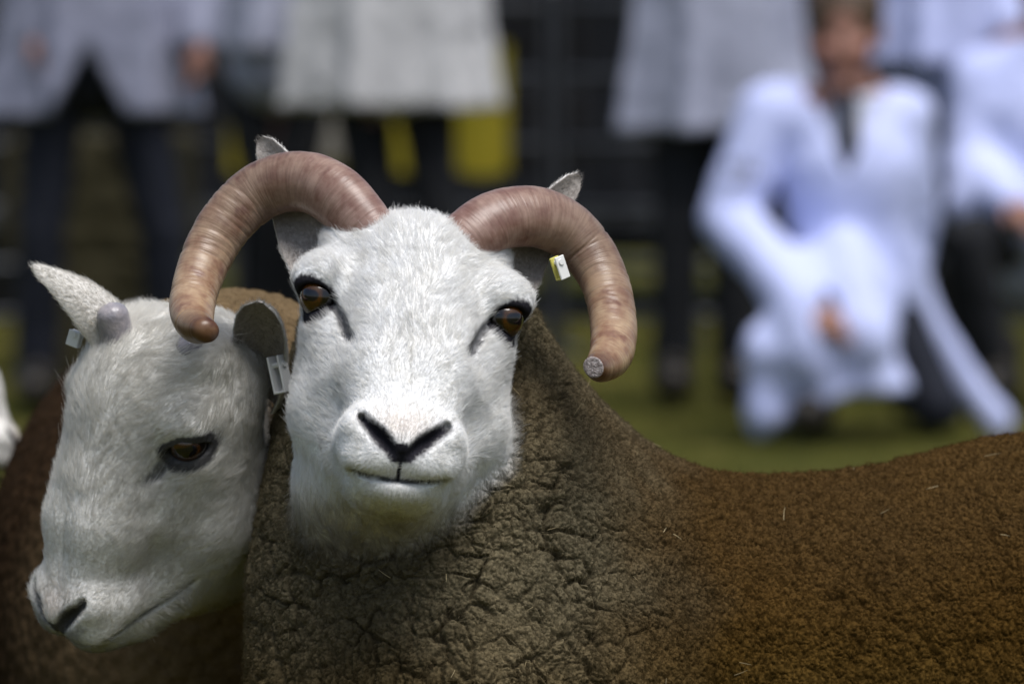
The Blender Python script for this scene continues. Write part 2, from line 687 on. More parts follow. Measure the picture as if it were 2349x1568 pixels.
def head_core(q, ewe):
    rn = 1.25 if ewe else 0.0                                   # rounder, longer nose of the ewe
    d = ell(q, (0, .8, -4.8), (7.0, 5.1, 6.6))
    d = su(d, ell(q, (3.6, 3.9, -4.6), (3.3, 2.3, 3.0)), 1.5)
    d = su(d, cone(q, (0, 2.2, -2.4), (0, -3.0, 2.4 + rn * .5), 4.5, 4.5), 2.0)
    d = su(d, cone(q, (1.3, -0.5, .9 + rn * .4), (1.25, -5, 4.7 + rn), 3.5, 3.3), 1.0)
    d = su(d, cone(q, (1.25, -5, 4.7 + rn), (1.0, -8.0, 7.1 + rn * .9), 3.3, 2.9), 1.0)
    if ewe:
        d = su(d, ell(q, (0, 1.6, -1.2), (5.6, 4.6, 4.6)), 2.0)
    # cheek and jaw
    d = su(d, cone(q, (4.0, -1.0, -3.2), (4.05, -7.6, -0.6), 3.5, 3.5), 2.2)
    d = su(d, cone(q, (3.5, -8.3, 0.2), (1.3, -11.9, 7.0), 3.3, 2.5), 2.0)
    d = su(d, cone(q, (0, -4, -3), (0, -11.0, 2.0), 6.0, 4.6), 2.0)
    # facial crest below the eye
    d = su(d, cone(q, (5.6, -1.9, -.2), (4.3, -5.2, 3.0), 1.5, 1.1), 2.2)
    # brow over the eye
    bo = .65 if ewe else 0.0
    d = su(d, ell(q, (6.15 - bo, 1.25, -1.35), (2.45 - .6 * bo, 2.1, 2.5)), 1.3)
    d = su(d, cone(q, (5.9 - bo, 1.9, .1), (7.6 - bo, 1.15, -.5), .8, .75), .9)
    # muzzle
    d = su(d, ell(q, (0, -9.75, 7.9 + rn * .8), (4.65, 2.75, 4.0)), 1.0)
    d = su(d, ell(q, (2.55, -8.75, 9.6 + rn * .75), (1.7, 1.35, 1.7)), 1.1)
    d = su(d, ell(q, (1.95, -10.75, 9.6 + rn * .75), (2.2, 1.65, 2.1)), .8)
    d = su(d, ell(q, (0, -9.6, 10.0 + rn * .75), (1.7, 1.3, 1.9)), .9)
    # lower lip and chin
    d = su(d, ell(q, (0, -12.55, 8.2 + rn * .5), (3.15, 1.6, 2.9)), .55)
    d = su(d, ell(q, (0, -13.1, 6.6 + rn * .4), (2.9, 1.5, 2.6)), 1.0)
    return d


NOSTRIL = [(.42, -10.15), (1.15, -9.55), (2.0, -8.9), (2.75, -8.35), (2.95, -8.15)]


def head_marks(q, ewe=False):
    u, v, w = q[:, 0], q[:, 1], q[:, 2]
    front = sstep(4.5, 7.0, w)
    dn = poly2(u, v, NOSTRIL)
    dpad = np.sqrt((u / 1.15) ** 2 + ((v + 10.2) / .75) ** 2)
    phil = seg2(u, v, (0, -10.3), (0, -12.1))[0]
    mouth = np.abs(v + 12.12 - .035 * u * u)
    mo = sstep(3.9, 2.7, u) * sstep(2.5, 5.0, w)
    if ewe:
        mo = sstep(2.5, 4.0, w)
        mouth = np.abs(v + 12.2 - .05 * u * u)
    tear = poly2(u, v, [(5.6, -.45), (5.0, -1.3), (4.35, -2.7)])
    if ewe:
        tear = poly2(u, v, [(5.6, -.35), (5.25, -.75), (4.95, -1.5)])
    ec = np.array(EYE_C[ewe], np.float32)
    rel = q - ec
    along = rel @ EYE_N
    rad = np.sqrt(np.maximum((rel ** 2).sum(1) - along ** 2, 0))
    if ewe:
        rad = np.sqrt(rad ** 2 + (.95 * (rel[:, 1] + .1)) ** 2)
    return dict(front=front, dn=dn, dpad=dpad, phil=phil, mouth=mouth, mo=mo, tear=tear, er=rad, ea=along, rel=rel)


def head_sdf(p, ewe=False):
    q = np.stack([np.abs(p[:, 0]), p[:, 1], p[:, 2]], 1)
    d = head_core(q, ewe)
    m = head_marks(q, ewe)
    u, v, w = q[:, 0], q[:, 1], q[:, 2]
    g = lambda x, s: np.exp(-(x / s) ** 2)
    d = d + m['front'] * (.85 * g(m['dn'], .42) * sstep(.2, 1.2, u) + .16 * g(m['phil'], .2))
    d = d + m['front'] * .12 * g(m['dpad'], .8)
    d = d + m['mo'] * .48 * g(m['mouth'], .27)
    d = d + .32 * g(m['tear'], .42) * sstep(-1, 1, w)
    # eye opening: an almond pocket along the gaze
    up = V(0, 1, 0)
    t = np.cross(up, EYE_N)
    t /= np.linalg.norm(t)
    b = np.cross(EYE_N, t)
    rel = q - (V(*EYE_C[ewe]) + EYE_N * .95)
    x, y, z = rel @ t, rel @ b, rel @ EYE_N
    hh = np.float32(.72 if ewe else 1.04)
    y = y + np.float32(.22 if ewe else .12)
    sock = np.sqrt((x / 1.7) ** 2 + ((y + .12 * x + .10 * x * x * (y > 0)) / hh) ** 2 + (z / 1.5) ** 2) - 1
    d = ss(d, sock * 1.2, .35)
    return d


def head_color(p, ewe, n_loc):
    q = np.stack([np.abs(p[:, 0]), p[:, 1], p[:, 2]], 1)
    m = head_marks(q, ewe)
    u, v, w = q[:, 0], q[:, 1], q[:, 2]
    nz = fbm(p * 1.3, 3, 5)
    fine = vnoise(p * 7.0, 9)
    c = np.empty((len(p), 3), np.float32)
    c[:] = (.84, .845, .85)
    if ewe:
        c[:] = (.72, .71, .68)
    cream = np.array((.76, .74, .69), np.float32)
    f = np.clip(.18 + .35 * nz, 0, .5)[:, None]
    c = c * (1 - f) + cream * f
    # warm patch over the nose, yellowish under the chin
    f = (m['front'] * np.exp(-(((u) / 2.2) ** 2 + ((v + 8.3) / 1.2) ** 2)) * .45)[:, None]
    c = c * (1 - f) + np.array((.52, .44, .38), np.float32) * f
    f = (sstep(-12.6, -15.5, v + nz) * .6)[:, None]
    c = c * (1 - f) + np.array((.44, .38, .27), np.float32) * f
    f = (sstep(-14.0, -19.0, v + 1.5 * nz) * .9)[:, None]
    c = c * (1 - f) + np.array((.13, .10, .06), np.float32) * f
    dark = np.zeros(len(p), np.float32)
    jit = .10 * fine + .12 * nz
    wn_ = .22 + .40 * np.exp(-((u - 1.35) / 1.15) ** 2)
    dark = np.maximum(dark, m['front'] * sstep(wn_ + .36, wn_ - .24, m['dn'] + jit))
    dark = np.maximum(dark, m['front'] * sstep(1.15, .8, m['dpad'] + jit))
    dark = np.maximum(dark, m['front'] * sstep(.2, .08, m['phil'] + .3 * jit))
    dark = np.maximum(dark, .85 * m['mo'] * sstep(.26, .06, m['mouth'] + .5 * jit))
    eye = sstep(-1.2, 0, m['ea'])
    asym = .22 * sstep(0, -1, m['rel'][:, 1]) - .48 * sstep(.3, 1.4, m['rel'][:, 1])
    dark = np.maximum(dark, eye * sstep(2.25, 1.75, m['er'] - asym + 1.2 * jit - (.3 if ewe else 0)))
    dark = np.maximum(dark, .8 * sstep(.55, .2, m['tear'] + jit) * sstep(-1, 1, w))
    if ewe:
        dark = np.maximum(dark * .92, .62 * sstep(-8.6, -10.4, v + .8 * nz) * sstep(3.6, 2.2, u) * m['front'])
    dk = np.array((.024, .023, .029), np.float32)
    c = c * (1 - dark[:, None]) + dk * dark[:, None]
    return c, dark


def ring_quads(n, m, closed=True):
    q = []
    for i in range(n - 1):
        for j in range(m if closed else m - 1):
            q.append((i * m + j, i * m + (j + 1) % m, (i + 1) * m + (j + 1) % m, (i + 1) * m + j))
    return q


def ear_shell(base, tip, width, opn, cup=1.15, bend=0.0, ns=34, nt=25, thick=.0042, prof=(.72, .9, 1, .88, .66, .47, .35, .12)):
    """a cupped leaf; opn = direction the cup opens to; returns verts, quads, outward normals side flag"""
    base, tip, opn = map(lambda a: np.array(a, float), (base, tip, opn))
    ax = tip - base
    L = np.linalg.norm(ax)
    ax /= L
    opn = opn - ax * (opn @ ax)
    opn /= np.linalg.norm(opn)
    side = np.cross(ax, opn)
    s = np.linspace(0, 1, ns)
    t = np.linspace(-1, 1, nt)
    S, T = np.meshgrid(s, t, indexing='ij')
    W = width * np.interp(S, [0, .12, .3, .5, .7, .85, .94, 1], prof)
    phi = cup * (1.35 - .75 * S)
    A = T * phi
    R = W / np.sin(np.minimum(phi, 1.5))
    Xs = R * np.sin(A)
    Xo = -R * (np.cos(A) - 1) + 0
    Xo = Xo - R * (1 - np.cos(phi)) * .5
    mid = base + S[..., None] * L * ax + (bend * L * np.sin(np.pi * S))[..., None] * opn
    cen = mid + Xs[..., None] * side + Xo[..., None] * opn
    n = -np.sin(A)[..., None] * side + np.cos(A)[..., None] * opn
    th = thick * (1 - .55 * np.abs(T) ** 3) * (1 - .4 * S)
    inner = cen + n * (th / 2)[..., None]
    outer = cen - n * (th / 2)[..., None]
    a, b = inner.reshape(-1, 3), outer.reshape(-1, 3)
    N = ns * nt
    q = []
    for i in range(ns - 1):
        for j in range(nt - 1):
            k = i * nt + j
            q.append((k, k + 1, k + nt + 1, k + nt))
            q.append((N + k, N + k + nt, N + k + nt + 1, N + k + 1))
    for i in range(ns - 1):
        for j, fl in ((0, 0), (nt - 1, 1)):
            k = i * nt + j
            e = (k, N + k, N + k + nt, k + nt)
            q.append(e[::-1] if not fl else e)
    for j in range(nt - 1):
        k = (ns - 1) * nt + j
        q.append((k, N + k, N + k + 1, k + 1))
    v = np.concatenate([a, b])
    inn = np.r_[np.ones(N), np.zeros(N)]
    return v, np.array(q), inn


def sample_surface(v, q, dens, n, rg):
    """area x density weighted points: returns face ids, weights"""
    t = np.concatenate([q[:, [0, 1, 2]], q[:, [0, 2, 3]]])
    a = np.linalg.norm(np.cross(v[t[:, 1]] - v[t[:, 0]], v[t[:, 2]] - v[t[:, 0]]), axis=1) * dens[t].mean(1)
    cs = np.cumsum(a)
    i = np.searchsorted(cs, rg.random(n) * cs[-1])
    i = np.minimum(i, len(t) - 1)
    r1, r2 = np.sqrt(rg.random(n)), rg.random(n)
    w = np.stack([1 - r1, r1 * (1 - r2), r1 * r2], 1)
    return t[i], w


def lerp_attr(t, w, a):
    return (a[t] * (w[..., None] if a.ndim > 1 else w)).sum(1)


def strands(root, nrm, flow, length, lift, curl, k, rg, clump=.35):
    """hair points: start along lift, bend onto the flow"""
    tang = flow - nrm * (flow * nrm).sum(1, keepdims=True)
    tang /= np.linalg.norm(tang, axis=1, keepdims=True) + 1e-9
    jit = rg.normal(0, curl, root.shape)
    out = [root - nrm * .0003]
    p = root - nrm * .0003
    for i in range(1, k):
        f = i / (k - 1)
        a = lift * (1.25 - .8 * f)
        d = tang * np.cos(a)[:, None] + nrm * np.sin(a)[:, None] + jit * (.4 + f)
        d /= np.linalg.norm(d, axis=1, keepdims=True)
        p = p + d * (length / (k - 1))[:, None]
        out.append(p)
    return np.stack(out, 1)


def view_mask(c, margin):
    """points inside the camera frame, widened by margin (fraction)"""
    r = c - CAM
    z = r @ FWD
    x = (r @ RIGHT) / z * FPX / 1174.5
    y = (r @ UP) / z * FPX / 784
    return (np.abs(x) < 1 + margin) & (np.abs(y) < 1 + margin)


def build_sheep(name, label, group, o, B, scale, ewe, body_fn, wool_disp, wool_col, lo, hi, h, ears, base_pt,
                levels, n_hair, n_fuzz, tilt_fade):
    rg = np.random.default_rng(11 if ewe else 5)
    o = np.asarray(o, float)
    B32 = B.astype(np.float32)
    S = .01 * scale

    def loc(p):
        return (((p - o.astype(np.float32)) @ B32) / np.float32(S)).astype(np.float32)

    def f_head(p):
        L = loc(p)
        far = np.sqrt((L * L).sum(1)) - 26
        d = np.maximum(far, 5).astype(np.float32)
        m = far < 6
        if m.any():
            d[m] = head_sdf(L[m], ewe)
        return d * np.float32(S)

    def f_all(p):
        return su(f_head(p), body_fn(p), .035)
    v, q = field_mesh(f_all, lo, hi, h)
    v = project(f_all, v, h * .15, 2)
    for lv in range(levels):
        c = v[q].mean(1)
        n = np.cross(v[q[:, 2]] - v[q[:, 0]], v[q[:, 3]] - v[q[:, 1]])
        n /= np.linalg.norm(n, axis=1, keepdims=True) + 1e-12
        facing = ((CAM - c) / np.linalg.norm(CAM - c, axis=1, keepdims=True) * n).sum(1)
        m = view_mask(c, .26) & (facing > -.4)
        lc_ = loc(c.astype(np.float32))
        nearh = np.sqrt((lc_ * lc_).sum(1)) < 24
        if ewe and lv > 0:
            m &= nearh
        n0 = len(v)
        v, q = subdivide(v, q, m)
        lc_ = loc(v[n0:].astype(np.float32))
        sel = np.full(len(v) - n0, True) if lv == 0 else np.sqrt((lc_ * lc_).sum(1)) < 22
        sel = np.r_[np.zeros(n0, bool), sel]
        v[sel] = project(f_all, v[sel], h * .15 / (lv + 1), 1)
    n = vnormals(v, q)
    dh, db = f_head(v.astype(np.float32)), body_fn(v.astype(np.float32))
    L = loc(v.astype(np.float32))
    nzw = fbm(v * 60, 2, 31)
    wool = sstep(-.024, .020, (dh - db) + .010 * nzw)          # 1 = fleece, 0 = hair
    hc, dark = head_color(L, ewe, None)
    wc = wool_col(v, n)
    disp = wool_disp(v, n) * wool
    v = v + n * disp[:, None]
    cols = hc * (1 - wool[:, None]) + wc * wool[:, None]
    # ears join the same mesh
    V_, Q_, C_, W_, K_ = [v], [q], [cols], [wool], [dark]
    FLOW = []
    cnt = len(v)
    inner_all = [np.zeros(len(v))]
    earax = [np.zeros((len(v), 3))]
    for e in ears:
        ev, eq, inn = ear_shell(**e)
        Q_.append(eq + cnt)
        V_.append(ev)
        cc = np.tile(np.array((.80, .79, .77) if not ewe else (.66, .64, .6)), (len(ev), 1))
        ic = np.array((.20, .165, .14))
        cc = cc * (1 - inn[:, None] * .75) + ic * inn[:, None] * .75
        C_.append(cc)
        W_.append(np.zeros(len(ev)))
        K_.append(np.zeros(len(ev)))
        inner_all.append(inn)
        a = np.array(e['tip'], float) - np.array(e['base'], float)
        earax.append(np.tile(a / np.linalg.norm(a), (len(ev), 1)))
        cnt += len(ev)
    v, q, cols, wool, dark = np.concatenate(V_), np.concatenate(Q_), np.concatenate(C_), np.concatenate(W_), np.concatenate(K_)
    inner_all, earax = np.concatenate(inner_all), np.concatenate(earax)
    root = empty(name, base_pt, label, 'sheep', group)
    mesh_obj('body', v, q, M['hide'], root, cols, org=base_pt)
    n = vnormals(v, q)
    L = loc(v.astype(np.float32))
    qa = np.abs(L[:, 0])
    is_ear = np.linalg.norm(earax, axis=1) > .5
    inview = view_mask(v, .24) & (((CAM - v) * n).sum(1) / np.linalg.norm(CAM - v, axis=1) > -.35)
    # ------- hair on face, throat and ears
    er = head_marks(np.stack([qa, L[:, 1], L[:, 2]], 1), ewe)
    eyeclear = sstep(1.55, 2.0, er['er']) + (er['ea'] < -1.5)
    dens = (1 - wool) * inview * np.clip(eyeclear, 0, 1) * (1 - .55 * dark)
    dens = np.where(is_ear, inview * (1 - .6 * inner_all), dens)
    t, w = sample_surface(v, q, dens, n_hair, rg)
    r, nr, lc = lerp_attr(t, w, v), lerp_attr(t, w, n), lerp_attr(t, w, L)
    nr /= np.linalg.norm(nr, axis=1, keepdims=True) + 1e-9
    ci, dk, ie = lerp_attr(t, w, cols), lerp_attr(t, w, dark), lerp_attr(t, w, is_ear.astype(float))
    wl = lerp_attr(t, w, wool)
    au, sg = np.abs(lc[:, 0]), np.sign(lc[:, 0])
    lat = .25 + .9 * sstep(0.5, 6, au)
    low = sstep(-9, -12, lc[:, 1])
    fl = np.stack([np.sign(lc[:, 0]) * lat * sstep(0, 2.2, au) + .12 * np.sin(lc[:, 1] * 1.3), .85 - 1.5 * low, -.75 + .1 * low], 1)
    # throat hair hangs down
    thr = sstep(-9.0, -12.0, lc[:, 1]) * sstep(6, 3, lc[:, 2])
    fl = fl * (1 - thr[:, None]) + np.array((0, -1.0, .15)) * thr[:, None]
    sw = np.stack([vnoise(lc * .55 + s_, 40 + k) for k, s_ in enumerate((0, 9, 19))], 1)
    sw2 = np.stack([vnoise(lc * 1.7 + s_, 50 + k) for k, s_ in enumerate((0, 9, 19))], 1)
    fl = fl + .55 * sw + .40 * sw2
    flw = fl @ B.T
    flw = np.where(ie[:, None] > .5, lerp_attr(t, w, earax) + .25 * sw, flw)
    ln = .0085 * (1 - .45 * sstep(6.5, 9, lc[:, 2])) * (1 + .35 * sstep(4, 7, lc[:, 1])) * (1 - .55 * dk)
    ln = np.where(thr > .3, .0065, ln)
    ln = np.where(ie > .5, .0042, ln)
    ln = ln * np.where(rg.random(len(ln)) < .004, 1.9, 1.0) * (1.25 if ewe else 1.0) * rg.uniform(.6, 1.25, len(ln)) * scale
    lift = np.radians(12 + 13 * (vnoise(lc * 2.4, 60) * .5 + .5) + rg.normal(0, 6, len(ln)))
    pts = strands(r, nr, flw, ln, lift, .10, 4, rg)
    cv = ci * np.clip(1 + rg.normal(0, .05, (len(ci), 1)), .6, 1.2)
    yel = np.clip(rg.normal(0, .5, (len(ci), 1)), 0, 1) * np.array((.0, .03, .09))
    cv = np.clip(cv * (1 - yel), .008, .85)
    rad = np.array((.00008, .00008, .00006, .00002)) * (1.1 if ewe else 1.0)
    hair = curves_obj('hair', pts, rad, M['hair'], root, cv, base_pt)
    tag(hair, kind='stuff')
    # ------- fuzz on the fleece
    dens = wool * inview
    t, w = sample_surface(v, q, dens, n_fuzz, rg)
    r, nr = lerp_attr(t, w, v), lerp_attr(t, w, n)
    nr /= np.linalg.norm(nr, axis=1, keepdims=True) + 1e-9
    ci = lerp_attr(t, w, cols)
    fl = np.stack([vnoise(r * 210 + s_, 70 + k) for k, s_ in enumerate((0, 9, 19))], 1) + np.array((0, 0, -.25))
    ln = rg.uniform(.0016, .0045, len(r)) * np.where(rg.random(len(r)) < .004, 3.0, 1)
    pts = strands(r, nr, fl, ln, np.radians(rg.uniform(20, 75, len(r))), .35, 3, rg)
    cv = np.clip(ci * np.clip(1.1 + rg.normal(0, .28, (len(ci), 1)), .4, 2.0), .004, .8)
    fz = curves_obj('wool_fuzz', pts, np.array((.00012, .00010, .00004)), M['wool'], root, cv, base_pt)
    tag(fz, kind='stuff')
    if tilt_fade:                    # bits of straw caught in the fleece
        t, w = sample_surface(v, q, dens, tilt_fade, rg)
        r, nr = lerp_attr(t, w, v), lerp_attr(t, w, n)
        nr /= np.linalg.norm(nr, axis=1, keepdims=True)
        pts = strands(r + nr * .003, nr, rg.normal(0, 1, r.shape), rg.uniform(.004, .013, len(r)), np.radians(rg.uniform(0, 25, len(r))), .12, 4, rg)
        ch = curves_obj('straw_bits', pts, np.array((.00022, .00026, .00022, .0001)), M['wool'], root,
                        np.array((.36, .29, .17)) * rg.uniform(.6, 1.4, (len(r), 1)), base_pt)
        tag(ch, kind='stuff')
    # ------- eyes
    for sgn in (-1, 1):
        c = np.array(EYE_C[ewe]) * (sgn, 1, 1)
        g = np.array(EYE_N, float) * (sgn, 1, 1)
        u_ = np.array((0, 1.0, 0))
        u_ = u_ - g * (u_ @ g)
        u_ /= np.linalg.norm(u_)
        x_ = np.cross(u_, g)
        Bw = B @ np.stack([x_, u_, g], 1)
        vv, ff = [], []
        nA, nB = 24, 32
        for i in range(nA + 1):
            th = math.pi * i / nA
            for j in range(nB):
                a = 2 * math.pi * j / nB
                bulge = 1 + .10 * max(0.0, math.cos(th) - .74) / .26
                vv.append((math.sin(th) * math.cos(a), math.sin(th) * math.sin(a), math.cos(th) * bulge))
        ff = ring_quads(nA + 1, nB)
        eo = mesh_obj('eye', vv, np.array(ff), M['eye'], root)
        mw = Matrix([[*(Bw[k] * EYE_R * S), 0] for k in range(3)] + [[0, 0, 0, 1]])
        cw = o + B @ c * S - np.asarray(base_pt)
        for k in range(3):
            mw[k][3] = cw[k]
        eo.matrix_basis = mw
    return root


def catmull(pts, n):
    pts = np.array(pts, float)
    p = np.concatenate([[2 * pts[0] - pts[1]], pts, [2 * pts[-1] - pts[-2]]])
    out = []
    m = len(pts) - 1
    for x in np.linspace(0, m, n):
        i = min(int(x), m - 1)
        t = x - i
        a, b, c, d = p[i:i + 4]
        out.append(.5 * (2 * b + (c - a) * t + (2 * a - 5 * b + 4 * c - d) * t * t + (3 * b - a - 3 * c + d) * t ** 3))
    return np.array(out)


def build_horn(parent, org, ctrl, rads, cut, seed):
    """ctrl: list of world points, rads in metres; cut = True for a flat sawn tip"""
    n, m = 260, 40
    full = catmull([list(c) + [r] for c, r in zip(ctrl, rads)], n)
    pts, rad = full[:, :3], full[:, 3]
    t = np.gradient(pts, axis=0)
    t /= np.linalg.norm(t, axis=1, keepdims=True)
    s = np.r_[0, np.cumsum(np.linalg.norm(np.diff(pts, axis=0), axis=1))]
    s /= s[-1]
    u = np.cross(t[0], (0, 1, 0))
    vv, al, rg_ = [], [], []
    rs = np.random.default_rng(seed)
    ringpos = np.sort(rs.uniform(.42, .93, 19))
    for i in range(n):
        u = u - t[i] * (u @ t[i])
        u /= np.linalg.norm(u)
        w = np.cross(t[i], u)
        a = np.arange(m) / m * 2 * math.pi
        ph = np.stack([np.cos(a) * 1.1 + seed, np.sin(a) * 1.1, np.full(m, s[i] * 14)], 1)
        bumps = fbm(ph * 1.1, 3, seed)
        g = np.zeros(m)
        for k, rp in enumerate(ringpos):
            wob = .006 * np.sin(a * 2 + k) + .004 * np.sin(a + 2 * k)
            g += (-1.0 if k % 3 else -1.8) * np.exp(-((s[i] - rp + wob) / .0038) ** 2)
        fine = vnoise(np.stack([np.full(m, s[i] * 120), np.cos(a) * 1.5, np.sin(a) * 1.5], 1), seed + 3)
        r = rad[i] * (1 + .028 * bumps * .55 + .006 * fine) + g * .00036
        flat = 1 + .06 * np.cos(2 * a + 1.0)
        for j in range(m):
            vv.append(pts[i] + r[j] * flat[j] * (math.cos(a[j]) * u + math.sin(a[j]) * w))
            al.append(s[i])
            rg_.append(math.cos(a[j]) * 1.5 + seed)
    q = ring_quads(n, m)
    # rounded tip
    rows = [(.35, .93), (.62, .76), (.80, .5), (.86, .2)] if not cut else [(.10, .97), (.13, .8), (.135, .4), (.14, .1)]
    last = n - 1
    base_row = np.array(vv[-m:])
    cen = pts[-1]
    k0 = n
    mats = [0] * len(q)
    for (fz, fr) in rows:
        for j in range(m):
            vv.append(cen + t[-1] * rad[-1] * fz + (base_row[j] - cen) * fr)
            al.append(1.0)
            rg_.append(seed)
        i0 = (k0 - 1) * m
        for j in range(m):
            q.append((i0 + j, i0 + (j + 1) % m, i0 + m + (j + 1) % m, i0 + m + j))
            mats.append(1 if (cut and fr < .9) else 0)
        k0 += 1
    f = np.empty(len(q) + 1, object)
    for i, x in enumerate(q):
        f[i] = x
    f[len(q)] = [(k0 - 1) * m + j for j in range(m)]
    mats.append(1 if cut else 0)
    return mesh_obj('horn', vv, f, None, parent, org=org, attrs={'along': al, 'ring': rg_}, mats=[M['horn'], M['horn_cut']], mat_idx=mats)


# ------------------------------------------------------------------ the ram
D0 = 4.08
RO = P(945, 706, D0)


def rot_basis(roll, yaw, pitch=0.0):
    cr, sr = math.cos(math.radians(roll)), math.sin(math.radians(roll))
    Rz = np.array([[cr, sr, 0], [-sr, cr, 0], [0, 0, 1]])
    cy, sy = math.cos(math.radians(yaw)), math.sin(math.radians(yaw))
    Ry = np.array([[cy, 0, sy], [0, 1, 0], [-sy, 0, cy]])
    cp, sp = math.cos(math.radians(pitch)), math.sin(math.radians(pitch))
    Rx = np.array([[1, 0, 0], [0, cp, -sp], [0, sp, cp]])
    return CAMB @ Rz @ Ry @ Rx


RB = rot_basis(6.6, 3.2)


def rloc(u, v, w):
    return RO + RB @ np.array((u, v, w)) * .01


neck_pts = [P(955, 812, 4.25), P(982, 1010, 4.25), P(1035, 1290, 4.22), P(1065, 1620, 4.20)]
neck_r = [.084, .107, .140, .160]
back_pts = [P(1150, 1480, 4.30), P(1400, 1655, 4.31), P(1860, 1690, 4.34), P(2380, 1618, 4.38), P(3000, 1600, 4.42), P(3500, 1700, 4.45)]
back_r = [.155, .188, .190, .200, .205, .18]
GZ = 0.0


def ram_body(p):
    d = chain(p, neck_pts, neck_r, .03)
    d = su(d, cone(p, P(1020, 930, 4.30), P(1215, 1330, 4.33), .082, .118), .04)
    d = su(d, chain(p, back_pts, back_r, .03), .075)
    # white throat is grown from the head side; legs
    for (x, D) in ((1180, 4.24), (1330, 4.44), (3250, 4.36), (3400, 4.54)):
        k = P(x, 2050, D)
        g = P(x, 784, D)
        g = np.array((g[0], g[1], .05))
        d = su(d, cone(p, k, g, .055, .026), .05)
        d = su(d, ell(p, (g[0], g[1] - .02, .035), (.032, .045, .035)), .01)
    return d


throat_a, throat_b = rloc(0, -10, .5), rloc(-1.2, -18.5, -1.0)
_hs = head_sdf


def ram_wool_disp(v, n):
    p = v * 1.0
    xx = (p - CAM) @ RIGHT
    # neck/shoulder has deep cracks, the flank is fine and streaky
    zone = sstep(.15, .04, xx)
    wv = np.stack([fbm(p * 35 + s_, 3, 80 + k) for k, s_ in enumerate((0, 7, 13))], 1)
    pw = p + .009 * wv
    low_ = sstep(.62, .48, p[:, 2])[:, None]
    low_ = low_[:, 0]
    ca = worley(pw * 44, 3)
    cb = worley(pw * np.array((58, 58, 27), np.float32), 7)
    sel = sstep(-.05, .40, fbm(p * 38, 2, 88))
    crk = lambda c, w_: np.exp(-((c[1] - c[0]) / w_) ** 2)
    dome = lambda c: np.sqrt(np.clip(1 - (c[0] / .95) ** 2, 0, 1))
    big = (-crk(ca, .075) * (.0008 + .0078 * sel) + .0022 * dome(ca) + .0022 * (ca[2] - .5)) * (1 - low_) \
        + (-crk(cb, .13) * .0066 + .0032 * dome(cb) + .0022 * (cb[2] - .5)) * low_
    sm = worley(pw * np.array((125, 125, 92), np.float32), 4)
    ti = worley((p + .0012 * wv[:, ::-1]) * 330, 6)
    tiny = .0013 * dome(ti) - .0007 * crk(ti, .2) + .0007 * fbm(p * 500, 2, 99)
    neck = big + .0026 * dome(sm) - .0022 * crk(sm, .13) * sstep(-.4, .2, fbm(p * 55, 2, 97)) + tiny
    # flank: vertical staples
    pf = p + .004 * wv
    st = worley(pf * np.array((200, 200, 95), np.float32), 5)
    str_ = fbm(pf * np.array((110, 110, 24), np.float32), 3, 90)
    deep = sstep(.25, .7, fbm(pf * np.array((80, 80, 20), np.float32), 2, 95))
    flank = .0019 * dome(st) - .0014 * crk(st, .16) + .0034 * str_ - .0034 * deep + tiny + .0016 * fbm(p * 60, 3, 93)
    return neck * zone + flank * (1 - zone)


def ram_wool_col(v, n):
    xx = (v - CAM) @ RIGHT
    zz = v[:, 2]
    a = np.array((.108, .090, .055), np.float32)       # greyer neck
    b = np.array((.056, .029, .0060), np.float32)       # dipped flank
    g = np.array((.070, .043, .011), np.float32)       # golden lower shoulder
    k = sstep(.05, .17, xx + .05 * fbm(v * 14, 3, 21))[:, None]
    c = a * (1 - k) + b * k
    low = (sstep(.62, .48, zz + .03 * fbm(v * 11, 3, 22)) * .75)[:, None]
    c = c * (1 - low) + g * low
    c = c * (1 + .30 * fbm(v * np.array((16, 16, 7)), 3, 25)[:, None] + .22 * fbm(v * 55, 3, 23)[:, None] + .22 * fbm(v * 260, 2, 24)[:, None])
    top = (sstep(.35, .85, n[:, 2]) * .35)[:, None]     # lit upper rim of the back, painted into the fleece colour
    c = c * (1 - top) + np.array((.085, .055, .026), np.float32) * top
    return np.clip(c, .005, .8)


def ear(bx, by, bD, tx, ty, tD, wpx, opn, **kw):
    return dict(base=P(bx, by, bD), tip=P(tx, ty, tD), width=wpx / 3200., opn=CAMB @ np.array(opn, float), **kw)


# the head distance field of the ram also carries the white throat
def head_sdf(p, ewe=False):
    d = _hs(p, ewe)
    t = cone(p, V(-.3, -8.0, -1.8), V(-1.4, -12.5, -2.4), 6.6, 5.6)
    return su(d, t, 2.2)


ram_base = np.array((P(1500, 784, 4.3)[0], P(1500, 784, 4.3)[1], 0.0))
ram = build_sheep('ram', 'white-faced ram with two curled pinkish horns and a brown fleece, facing the viewer', None,
                  RO, RB, 1.0, False, ram_body, ram_wool_disp, ram_wool_col,
                  P(520, 300, 4.0) * (1, 0, 0) + np.array((0, 3.85, -.01)), np.array((P(3900, 0, 4.45)[0], 4.75, 1.0)), .006,
                  [ear(742, 610, 4.115, 597, 319, 4.19, 84, (-.35, -.1, .9), cup=1.0, bend=-.08),
                   ear(1150, 672, 4.115, 1328, 403, 4.19, 74, (.5, -.1, .85), cup=1.0, bend=-.08)],
                  ram_base, 3, 120000, 310000, 70)

